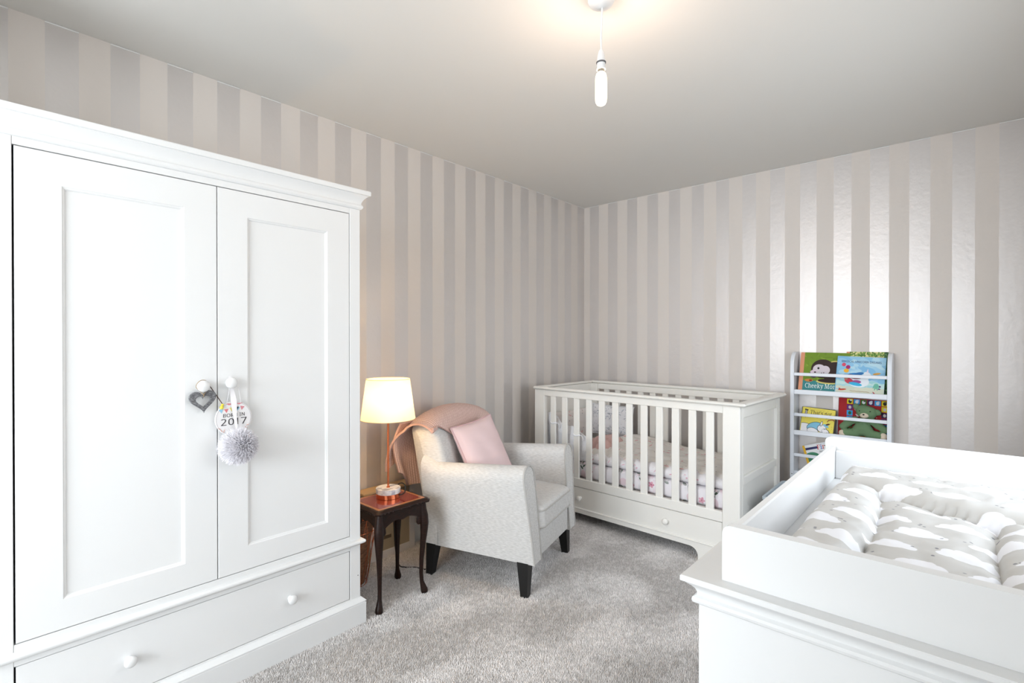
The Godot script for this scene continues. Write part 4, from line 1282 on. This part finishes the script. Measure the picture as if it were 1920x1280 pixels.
func book(called: String, label: String, bl: Vector3, w: float, h: float, th: float, lean: float, roll: float, cover: Material, spine: Color, group := "", spine_w := 0.0) -> Array:
	var o := thing(called, label, "book", V(0, 0, 0), 0.0, group)
	var xf := Transform3D(Basis(V(1, 0, 0), -lean) * Basis(V(0, 0, 1), deg_to_rad(roll)), bl)
	o.transform = xf
	var sw := spine_w if spine_w > 0.0 else 0.004
	var sp := mat(spine, 0.5)
	var m := MB.new()
	m.quad(V(sw, 0, 0), V(w, 0, 0), V(w, h, 0), V(sw, h, 0), Vector2(0, 1), Vector2(1, 1), Vector2(1, 0), Vector2(0, 0))
	var c := Vector2(0.01, 0.01)
	m.quad(V(w, 0, 0), V(w, 0, -0.002), V(w, h, -0.002), V(w, h, 0), c, c, c, c)
	m.quad(V(sw, h, 0), V(w, h, 0), V(w, h, -0.002), V(sw, h, -0.002), c, c, c, c)
	m.quad(V(sw, 0, -0.002), V(w, 0, -0.002), V(w, 0, 0), V(sw, 0, 0), c, c, c, c)
	m.quad(V(w, 0, -0.002), V(sw, 0, -0.002), V(sw, h, -0.002), V(w, h, -0.002), c, c, c, c)
	var cv := put("front_cover", m, cover, o, 20)
	put("pages", box(MB.new(), V(0.003, 0.002, -th + 0.002), V(w - 0.003, h - 0.002, -0.0021), 0.0005), M.paper, o)
	put("back_cover", box(MB.new(), V(0.001, 0, -th), V(w, h, -th + 0.0019), 0.0006), sp, o)
	put("spine", box(MB.new(), V(0, 0, -th), V(sw, h, 0.0003), 0.001), sp, o)
	return [o, cv]

func books() -> void:
	var grp := "picture books in the white rack"
	# monkey board book
	var im := canvas(256, 240, Color(0.45, 0.57, 0.13))
	var r := RandomNumberGenerator.new()
	r.seed = 5
	for i in 60: ell(im, r.randf() * 256, r.randf() * 170, r.randf_range(4, 14), r.randf_range(2, 6), Color(0.56, 0.66, 0.20).lerp(Color(0.40, 0.52, 0.12), r.randf()), r.randf() * 180)
	ell(im, 185, 112, 74, 66, Color(0.86, 0.80, 0.46)); ell(im, 178, 116, 72, 62, Color(0.16, 0.07, 0.055))
	ell(im, 108, 96, 66, 56, Color(0.17, 0.08, 0.06)); ell(im, 60, 128, 26, 24, Color(0.25, 0.15, 0.30))
	ell(im, 88, 100, 36, 30, Color(0.86, 0.82, 0.85)); ell(im, 122, 104, 28, 26, Color(0.86, 0.82, 0.85)); ell(im, 62, 118, 24, 14, Color(0.88, 0.80, 0.86)); ell(im, 106, 124, 36, 16, Color(0.84, 0.81, 0.84))
	ell(im, 84, 94, 6, 6, Color(0.05, 0.04, 0.05)); ell(im, 66, 118, 6, 4, Color(0.1, 0.06, 0.08)); ell(im, 104, 122, 3, 2, Color(0.2, 0.12, 0.15)); ell(im, 116, 120, 3, 3, Color(0.3, 0.2, 0.25))
	for y in range(170, 240):
		for x in 256: im.set_pixel(x, y, Color(0.20, 0.52, 0.53))
	ell(im, 150, 172, 74, 14, Color(0.86, 0.80, 0.46)); ell(im, 150, 166, 64, 12, Color(0.17, 0.08, 0.06)); ell(im, 34, 168, 24, 9, Color(0.80, 0.52, 0.22)); ell(im, 44, 168, 9, 5, Color(0.55, 0.16, 0.10)); ell(im, 222, 172, 14, 9, Color(0.66, 0.40, 0.16))
	for i in 24: ell(im, 70 + i * 6, 34 - 14 * sin(i / 23.0 * PI) + 8, 2, 1.2, Color(0.28, 0.40, 0.10))
	var b := book("monkey_book", "green and teal picture book with a brown monkey face on its cover", V(1.751, 0.917, 0.111), 0.278, 0.272, 0.016, 0.33, -0.3, pic(im, 0.6), Color(0.88, 0.60, 0.46), grp, 0.024)
	var white := mat(Color(0.93, 0.95, 0.94), 0.5)
	letters("Cheeky Monkey", 0.030, white, b[1], T(V(0.151, 0.044, 0.0004), V(0, 0, -0.5)), "title", "Droid Serif", 0.0004, 0.225)
	# book behind on the right
	im = canvas(200, 220, Color(0.90, 0.86, 0.62))
	for i in 240:
		var k := i % 2
		ell(im, (r.randf() * 200) if k else (r.randf_range(180, 200)), (r.randf() * 22) if k else r.randf() * 220, r.randf_range(3, 8), r.randf_range(2, 4), Color(0.22, 0.42, 0.14).lerp(Color(0.62, 0.74, 0.36), r.randf()), r.randf() * 180)
	for i in 160: ell(im, 182 + r.randf() * 18, r.randf() * 220, 6, 4, Color(0.10, 0.24, 0.12).lerp(Color(0.40, 0.58, 0.36), r.randf()), r.randf() * 180)
	b = book("leafy_book", "cream picture book with leafy green border half hidden behind the unicorn book", V(2.008, 0.917, 0.092), 0.217, 0.278, 0.012, 0.30, 0.0, pic(im, 0.6), Color(0.88, 0.60, 0.46), grp, 0.018)
	letters("Luener cow", 0.022, mat(Color(0.08, 0.08, 0.05), 0.6), b[1], T(V(0.107, 0.236, 0.0004), V(0, 0, 1)), "title", "Droid Serif", 0.0004, 0.150)
	# unicorn picture book
	im = canvas(256, 236, Color(0.55, 0.77, 0.90))
	for i in 70: ell(im, r.randf() * 256, r.randf() * 170, r.randf_range(14, 40), r.randf_range(8, 20), Color(0.50, 0.74, 0.90).lerp(Color(0.76, 0.89, 0.94), r.randf()), r.randf() * 30)
	for i in 50: ell(im, r.randf() * 256, 150 + r.randf() * 40, 20, 9, Color(0.64, 0.84, 0.86).lerp(Color(0.80, 0.90, 0.88), r.randf()))
	for i in 60: ell(im, r.randf() * 256, 190 + r.randf() * 46, 26, 10, Color(0.80, 0.83, 0.76).lerp(Color(0.86, 0.86, 0.78), r.randf()))
	ell(im, 34, 52, 11, 11, Color(0.86, 0.30, 0.42)); ell(im, 58, 66, 12, 12, Color(0.66, 0.10, 0.42)); ell(im, 50, 88, 14, 12, Color(0.95, 0.70, 0.20))
	ell(im, 120, 150, 56, 34, Color(0.93, 0.95, 0.97)); ell(im, 152, 122, 30, 20, Color(0.93, 0.95, 0.97), -30); ell(im, 164, 104, 20, 13, Color(0.94, 0.95, 0.97), 25); poly(im, [Vector2(158, 92), Vector2(166, 70), Vector2(170, 94)], Color(0.92, 0.84, 0.90))
	ell(im, 92, 112, 36, 12, Color(0.10, 0.50, 0.78), -8); ell(im, 118, 104, 26, 9, Color(0.14, 0.44, 0.70), -15); ell(im, 70, 122, 26, 12, Color(0.55, 0.16, 0.16), -10); ell(im, 102, 128, 30, 8, Color(0.50, 0.20, 0.22)); ell(im, 70, 150, 26, 16, Color(0.80, 0.25, 0.32), 20); ell(im, 110, 152, 24, 10, Color(0.62, 0.30, 0.55)); ell(im, 104, 166, 36, 10, Color(0.20, 0.70, 0.88), 8); ell(im, 52, 136, 10, 8, Color(0.74, 0.54, 0.44))
	ell(im, 152, 116, 3, 2, Color(0.3, 0.1, 0.15)); ell(im, 212, 98, 20, 6, Color(0.86, 0.62, 0.28), -12); ell(im, 196, 118, 8, 5, Color(0.30, 0.28, 0.60)); ell(im, 232, 172, 6, 5, Color(0.28, 0.16, 0.40)); ell(im, 230, 186, 6, 4, Color(0.34, 0.18, 0.42))
	for k in 5: ell(im, 204 + k * 5, 170 + (k % 2) * 10, 4, 16, Color(0.42, 0.72, 0.62), 20 - 10 * k)
	ell(im, 36, 204, 22, 5, Color(0.75, 0.26, 0.14), -8); ell(im, 24, 202, 9, 4, Color(0.70, 0.24, 0.12), 40); ell(im, 214, 224, 18, 4, Color(0.68, 0.16, 0.22), 20); ell(im, 206, 214, 12, 3, Color(0.68, 0.16, 0.22), 50)
	for k in 10: ell(im, 84 + k * 10, 208 + 1 * (k % 2), 8, 2, Color(0.70, 0.64, 0.54))
	b = book("unicorn_book", "pale blue picture book with a white unicorn and balloons", V(1.958, 0.917, 0.121), 0.252, 0.250, 0.008, 0.30, -1.8, pic(im, 0.6), Color(0.50, 0.76, 0.90), grp)
	letters("MAGICAL UNICORN DREAMS", 0.0135, mat(Color(0.10, 0.12, 0.36), 0.5), b[1], T(V(0.127, 0.216, 0.0004), V(0, 0, 0)), "title", "Droid Sans", 0.0004, 0.205)
	# yellow touch and feel book with a dark blue book behind
	im = canvas(240, 200, Color(0.92, 0.85, 0.36))
	for i in 46: ell(im, r.randf() * 240, r.randf() * 200, 2.2, 2.2, Color(0.62, 0.55, 0.24))
	var ol := Color(0.10, 0.13, 0.20)
	ell(im, 40, 168, 70, 46, ol, 14); ell(im, 40, 168, 67, 43, Color(0.92, 0.91, 0.92), 14); ell(im, 100, 140, 58, 34, ol, -18); ell(im, 100, 140, 55, 31, Color(0.50, 0.74, 0.84), -18)
	ell(im, 92, 176, 44, 26, ol, 10); ell(im, 92, 177, 42, 24, Color(0.92, 0.91, 0.92), 10)
	ell(im, 156, 148, 34, 30, ol); ell(im, 156, 148, 31, 27, Color(0.93, 0.92, 0.93)); ell(im, 186, 168, 30, 20, ol, 20); ell(im, 184, 167, 27, 17, Color(0.93, 0.92, 0.93), 20)
	ell(im, 150, 112, 9, 20, ol, 10); ell(im, 150, 112, 6.5, 17, Color(0.9, 0.9, 0.9), 10); ell(im, 184, 124, 22, 10, Color(0.50, 0.74, 0.84), 24); ell(im, 196, 112, 16, 6, Color(0.25, 0.14, 0.16), -20)
	ell(im, 176, 150, 3, 3, ol); ell(im, 198, 174, 2.5, 2.5, ol)
	ell(im, 26, 40, 9, 22, ol); ell(im, 26, 40, 6, 18, Color(0.70, 0.68, 0.70)); ell(im, 20, 18, 6, 6, ol); ell(im, 34, 20, 6, 6, ol)
	ell(im, 214, 84, 26, 12, Color(0.55, 0.20, 0.22), -20); ell(im, 214, 88, 22, 10, Color(0.92, 0.85, 0.36), -20)
	for k in 18: ell(im, 60 + k * 6, 14, 2.2, 1, Color(0.66, 0.58, 0.24))
	b = book("navy_book", "dark navy board book showing only its edge behind the yellow book", V(1.757, 0.649, 0.090), 0.186, 0.172, 0.012, 0.31, -2.0, mat(Color(0.05, 0.12, 0.22), 0.4), Color(0.05, 0.12, 0.22), grp)
	b = book("yellow_book", "yellow board book with a blue-maned white unicorn on its cover", V(1.762, 0.651, 0.115), 0.186, 0.172, 0.018, 0.31, -3.2, pic(im, 0.6), Color(0.86, 0.80, 0.36), grp)
	letters("That's not", 0.026, mat(Color(0.20, 0.17, 0.10), 0.6), b[1], T(V(0.108, 0.141, 0.0004)), "title", "Droid Serif", 0.0004, 0.120)
	# red alphabet book behind the bear
	im = canvas(256, 240, Color(0.66, 0.02, 0.07))
	var cols := [Color(0.90, 0.82, 0.08), Color(0.18, 0.62, 0.86), Color(0.20, 0.42, 0.10), Color(0.18, 0.08, 0.30), Color(0.18, 0.62, 0.86), Color(0.90, 0.82, 0.08), Color(0.36, 0.14, 0.48), Color(0.16, 0.40, 0.14)]
	for k in 6: # border tiles, each with a small plain blob
		for y in 2:
			var x0 := 40 + k * 36
			var cc: Color = cols[(k + 3 * y) % 8]
			poly(im, [Vector2(x0 + 2, 4 + y * 228), Vector2(x0 + 34, 4 + y * 228), Vector2(x0 + 34, 36 + y * 200), Vector2(x0 + 2, 36 + y * 200)], cc)
			ell(im, x0 + 18, 20 + y * 200, 9, 11, Color(0.12, 0.10, 0.08) if cc.r > 0.5 else Color(0.88, 0.88, 0.90)); ell(im, x0 + 22, 12, 6, 5, Color(0.3, 0.3, 0.25) if cc.r > 0.5 else Color(0.84, 0.84, 0.88))
	for k in range(1, 6):
		for s in 2:
			var cc: Color = cols[(k * 3 + s * 2 + 3) % 8]
			var x0 := 40 + s * 180
			poly(im, [Vector2(x0 + 2, 4 + k * 36), Vector2(x0 + 34, 4 + k * 36), Vector2(x0 + 34, 36 + k * 36), Vector2(x0 + 2, 36 + k * 36)], cc)
			ell(im, x0 + 18, 20 + k * 36, 8, 10, Color(0.16, 0.34, 0.12) if cc.b > 0.6 else Color(0.84, 0.80, 0.78))
	for i in 24: ell(im, 80 + r.randf() * 130, 44 + r.randf() * 150, 3, 3, Color(0.90, 0.70, 0.70))
	ell(im, 92, 64, 12, 12, Color(0.62, 0.55, 0.55)); ell(im, 92, 64, 7, 7, Color(0.66, 0.02, 0.07)); ell(im, 102, 102, 10, 9, Color(0.88, 0.86, 0.86))
	book("red_book", "red picture book with a border of coloured tiles behind the green bear", V(1.966, 0.649, 0.052), 0.258, 0.240, 0.014, 0.10, -0.5, pic(im, 0.7), Color(0.55, 0.02, 0.05), grp)
	# white book tilted on the third shelf
	im = canvas(240, 200, Color(0.91, 0.91, 0.91))
	for y in range(22, 40):
		for x in range(0, 92): im.set_pixel(x, y, Color(0.12, 0.12, 0.34))
	ell(im, 30, 120, 70, 60, Color(0.20, 0.50, 0.36)); ell(im, 150, 150, 60, 40, Color(0.80, 0.20, 0.20)); ell(im, 190, 120, 40, 34, Color(0.20, 0.40, 0.70))
	b = book("white_book", "white picture book with yellow spine tilted on the third shelf", V(1.822, 0.404, 0.116), 0.20, 0.165, 0.012, 0.30, 19.0, pic(im, 0.6), Color(0.90, 0.70, 0.08), grp, 0.014)
	var fx := 0.092
	for q in [["F", Color(0.80, 0.12, 0.14)], ["i", Color(0.20, 0.40, 0.75)], ["r", Color(0.75, 0.12, 0.16)], ["s", Color(0.20, 0.50, 0.30)], ["t", Color(0.80, 0.12, 0.14)]]:
		letters(q[0], 0.030, mat(q[1], 0.5), b[1], T(V(fx, 0.138, 0.0004), V(0, 0, -8)), "letter", "Droid Serif", 0.0004)
		fx += 0.014
	letters("words", 0.014, mat(Color(0.1, 0.1, 0.12), 0.5), b[1], T(V(0.115, 0.108, 0.0004), V(0, 0, -8)), "title", "Droid Serif", 0.0004)

func teddy() -> void:
	var at := V(2.103, 0.649, 0.072)
	var o := thing("teddy_bear", "green plush teddy bear with cream muzzle sitting on the book rack", "toy", at)
	var caps := [] # a, b, ra, rb
	for s in [-1.0, 1.0]:
		caps.append([V(s * 0.040, 0.112, 0.004), V(s * 0.078, 0.088, 0.016), 0.020, 0.021]); caps.append([V(s * 0.078, 0.088, 0.016), V(s * 0.112 * (1.0 if s > 0 else 0.9), 0.066, 0.026), 0.021, 0.020])
		caps.append([V(s * 0.036, 0.030, 0.012), V(s * 0.092, 0.027, 0.026), 0.027, 0.0235])
	caps.append([V(0, 0.055, 0), V(0, 0.095, -0.002), 0.038, 0.034])
	caps.append([V(-0.018, 0.052, 0.006), V(0.018, 0.052, 0.006), 0.036, 0.036])
	caps.append([V(0.002, 0.168, 0.0), V(0.034, 0.160, 0.0), 0.040, 0.038])
	caps.append([V(-0.036, 0.193, -0.002), V(-0.038, 0.196, -0.002), 0.0175, 0.0165])
	caps.append([V(0.072, 0.166, -0.002), V(0.076, 0.163, -0.002), 0.0175, 0.0165])
	caps.append([V(0.008, 0.146, 0.024), V(0.014, 0.146, 0.026), 0.020, 0.019])
	var f := func(p: Vector3) -> float:
		var d := 1.0
		for c in caps:
			var ab: Vector3 = c[1] - c[0]
			var t := clampf((p - c[0]).dot(ab) / maxf(ab.length_squared(), 1e-9), 0.0, 1.0)
			var e := p.distance_to(c[0] + ab * t) - lerpf(c[2], c[3], t)
			var k := 0.004 if c[2] < 0.0178 else 0.008
			var h := maxf(k - absf(d - e), 0.0) / k
			d = minf(d, e) - h * h * k * 0.25
		return d
	var g := mat(Color(0.46, 0.57, 0.43), 1.0, 0.0, 0.1)
	bumpy(tri_map(g, V(22, 22, 22)), noise_img(128, 0.09, 3, 61), 0.35)
	g.rim_enabled = true; g.rim = 0.4; g.rim_tint = 0.7
	put("plush_body", nets(MB.new(), V(-0.145, -0.004, -0.05), V(0.145, 0.225, 0.06), 0.0042, f), g, o, 80)
	var cream := bumpy(tri_map(mat(Color(0.86, 0.80, 0.72), 1.0), V(22, 22, 22)), noise_img(128, 0.09, 3, 62), 0.2)
	var pad := func(c: Vector3, r: Vector3, n: Vector3) -> MB:
		return lathe(MB.new(), [[0.0, -0.4], [0.7, -0.3], [1.0, 0.0], [0.86, 0.5], [0.5, 0.85], [0.0, 1.0]], 18, Transform3D(Basis(Quaternion(V(0, 1, 0), n.normalized())) * Basis.from_scale(r), c))
	put("muzzle", pad.call(V(0.010, 0.145, 0.035), V(0.023, 0.013, 0.018), V(-0.05, -0.05, 1)), cream, o, 80)
	put("nose", pad.call(V(0.008, 0.151, 0.0465), V(0.006, 0.004, 0.0045), V(0, 0.2, 1)), M.black, o, 80)
	for s in [-0.014, 0.040]: put("eye", pad.call(V(s, 0.172, 0.0375), V(0.0035, 0.003, 0.0035), V(s * 4.0, 0.1, 1)), M.black, o, 80)
	for s in [[-0.104, 0.024], [0.106, 0.028]]: put("foot_pad", pad.call(V(s[0], s[1], 0.040), V(0.019, 0.009, 0.021), V(s[0] * 2.0, 0.05, 1)), cream, o, 80)

# ------------------------------------------------------------------ changing unit in the foreground
func changing_unit() -> void:
	var o := thing("chest_of_drawers", "white chest of drawers with moulded top edge in the right foreground", "dresser", V(0, 0, 0))
	var x0 := 2.180; var x1 := 2.800; var z0 := 1.905; var z1 := 2.892
	put("carcass", box(MB.new(), V(x0, 0.09, z0), V(x1, 0.766, z1), 0.002), M.white, o)
	put("moulded_top", moulding(MB.new(), x0, x1, z0, z1, [[-0.01, 0.756], [0.003, 0.757], [0.0085, 0.7605], [0.0100, 0.7655], [0.0085, 0.7705], [0.0025, 0.7745], [0.0020, 0.778], [0.0045, 0.785], [0.0095, 0.791], [0.0155, 0.7955], [0.0185, 0.7985], [0.0190, 0.8005], [0.0245, 0.8015], [0.0260, 0.8030], [0.0260, 0.8115], [0.0245, 0.8130]], true), M.white, o, 32)
	put("plinth", moulding(MB.new(), x0, x1, z0, z1, [[0.014, 0.0], [0.016, 0.002], [0.016, 0.088], [0.010, 0.098], [0.0, 0.103]], true), M.white, o, 32)
	for k in 3:
		var y := 0.115 + k * 0.212
		var d := put("drawer", box(MB.new(), V(x0 - 0.012, y, z0 + 0.05), V(x0 + 0.001, y + 0.204, z1 - 0.05), 0.003), M.white, o)
		for z in [z0 + 0.27, z1 - 0.27]: put("knob", knob(0.0185), M.white, d, 45).transform = T(V(x0 - 0.012, y + 0.102, z), V(0, 0, 90))
	var c := thing("changing_tray", "white open changing tray with raised rounded boards on the chest", "changing tray", V(0, 0, 0))
	var board := func(y1: float) -> Array:
		var p := [Vector2(2.222, 0.8132)]
		for s in 2:
			for k in 7:
				var a := PI - PI / 2 * k / 6.0 if s == 0 else PI / 2 - PI / 2 * k / 6.0
				p.append(Vector2((2.222 + 0.016) if s == 0 else (2.804 - 0.016), y1 - 0.016) + Vector2(cos(a), sin(a)) * 0.016)
		p.append(Vector2(2.804, 0.8132))
		return p
	put("front_board", extrude(MB.new(), board.call(0.917), 2.864, 2.887), M.white, c, 40)
	put("back_board", extrude(MB.new(), board.call(0.943), 1.909, 1.929), M.white, c, 40)
	put("side_board", box(MB.new(), V(2.234, 0.8132, 1.930), V(2.252, 0.916, 2.8635), 0.003), M.white, c)
	put("side_board", box(MB.new(), V(2.774, 0.8132, 1.930), V(2.792, 0.916, 2.8635), 0.003), M.white, c)
	put("back_ledge", box(MB.new(), V(2.2525, 0.8132, 1.9295), V(2.7735, 0.903, 1.945), 0.003), M.white, c)
	# padded mat
	var im := canvas(640, 1024, Color(0.80, 0.795, 0.78))
	var r := RandomNumberGenerator.new()
	r.seed = 77
	for j in 9:
		for i in 4:
			var x := 50 + i * 160 + (80 if j % 2 else 0) + r.randf_range(-16, 16)
			var y := 40 + j * 114 + r.randf_range(-10, 10)
			for k in [[0, 2, 44, 20], [-28, -10, 24, 19], [2, -20, 29, 25], [29, -9, 23, 19], [-42, 5, 20, 14], [42, 5, 20, 14]]: ell(im, x + k[0], y + k[1], k[2], k[3], Color(0.955, 0.955, 0.965), 0, true)
			for k in 3: ell(im, x + 80 + r.randf_range(-34, 34), y + r.randf_range(-44, 44), 4.0, 3.2, Color(0.52, 0.52, 0.54), 0, true)
	var pm := mat(Color.WHITE, 0.55)
	pm.albedo_texture = tex(im)
	var mt := thing("changing_mat", "padded grey changing mat printed with white clouds in the tray", "changing mat", V(0, 0, 0))
	var xa := 2.290; var xb := 2.742; var zf := 2.856
	var nz := FastNoiseLite.new()
	nz.seed = 8; nz.frequency = 9.0
	var top := []
	var NX := 70; var NZ := 110
	for j in NZ + 1:
		var row := PackedVector3Array()
		for i in NX + 1:
			var x := lerpf(xa, xb, i / float(NX))
			var zb := 2.015 + 0.10 * (x - xa) + 0.03 * exp(-pow((x - xa) / 0.03, 2))
			var z := lerpf(zb, zf, j / float(NZ))
			var zs := 2.205 + 0.45 * (x - 2.315)
			var e := minf(minf(x - xa, xb - x) / 0.035, minf(z - zb, zf - z) / 0.035)
			var edge := sqrt(1.0 - pow(1.0 - clampf(e, 0.0, 1.0), 2))
			var s1 := 2.402 + 0.012 * sin((z - 2.3) * 6.0); var s2 := 2.618 - 0.010 * sin((z - 2.3) * 5.0)
			var d := absf(z - zs) * 0.91
			var h := 0.070
			if z > zs:
				d = minf(d, minf(absf(x - s1), absf(x - s2)))
				h = 0.066 if (x < s1 or x > s2) else 0.046
			var y := h * (0.48 + 0.52 * sqrt(1.0 - pow(1.0 - clampf(d / (0.052 if h > 0.05 else 0.075), 0, 1), 2)))
			y += 0.0042 * sin(z * 95.0 + x * 22.0 + 3.0 * nz.get_noise_2d(x * 1.4, z * 0.7)) * exp(-d / 0.03) * (1.0 if z > zs else 0.3)
			y += 0.006 * nz.get_noise_2d(x * 1.2, z * 0.8)
			row.append(V(x, 0.8135 + 0.004 + maxf(y, 0.0) * edge, z))
		top.append(row)
	var mb := MB.new()
	for j in NZ:
		for i in NX:
			var u0 := i / float(NX); var u1 := (i + 1) / float(NX); var v0 := j / float(NZ); var v1 := (j + 1) / float(NZ)
			mb.quad(top[j + 1][i], top[j + 1][i + 1], top[j][i + 1], top[j][i], Vector2(u0, v1), Vector2(u1, v1), Vector2(u1, v0), Vector2(u0, v0))
	var lp := []
	for i in NX: lp.append(top[0][i])
	for j in NZ: lp.append(top[j][NX])
	for i in NX: lp.append(top[NZ][NX - i])
	for j in NZ: lp.append(top[NZ - j][0])
	for k in lp.size():
		var a: Vector3 = lp[k]; var b: Vector3 = lp[(k + 1) % lp.size()]
		mb.quad(a, b, V(b.x, 0.8135, b.z), V(a.x, 0.8135, a.z), Vector2(0.01, 0.01), Vector2(0.01, 0.01), Vector2(0.01, 0.01), Vector2(0.01, 0.01))
	put("padded_cover", mb, pm, mt, 70)
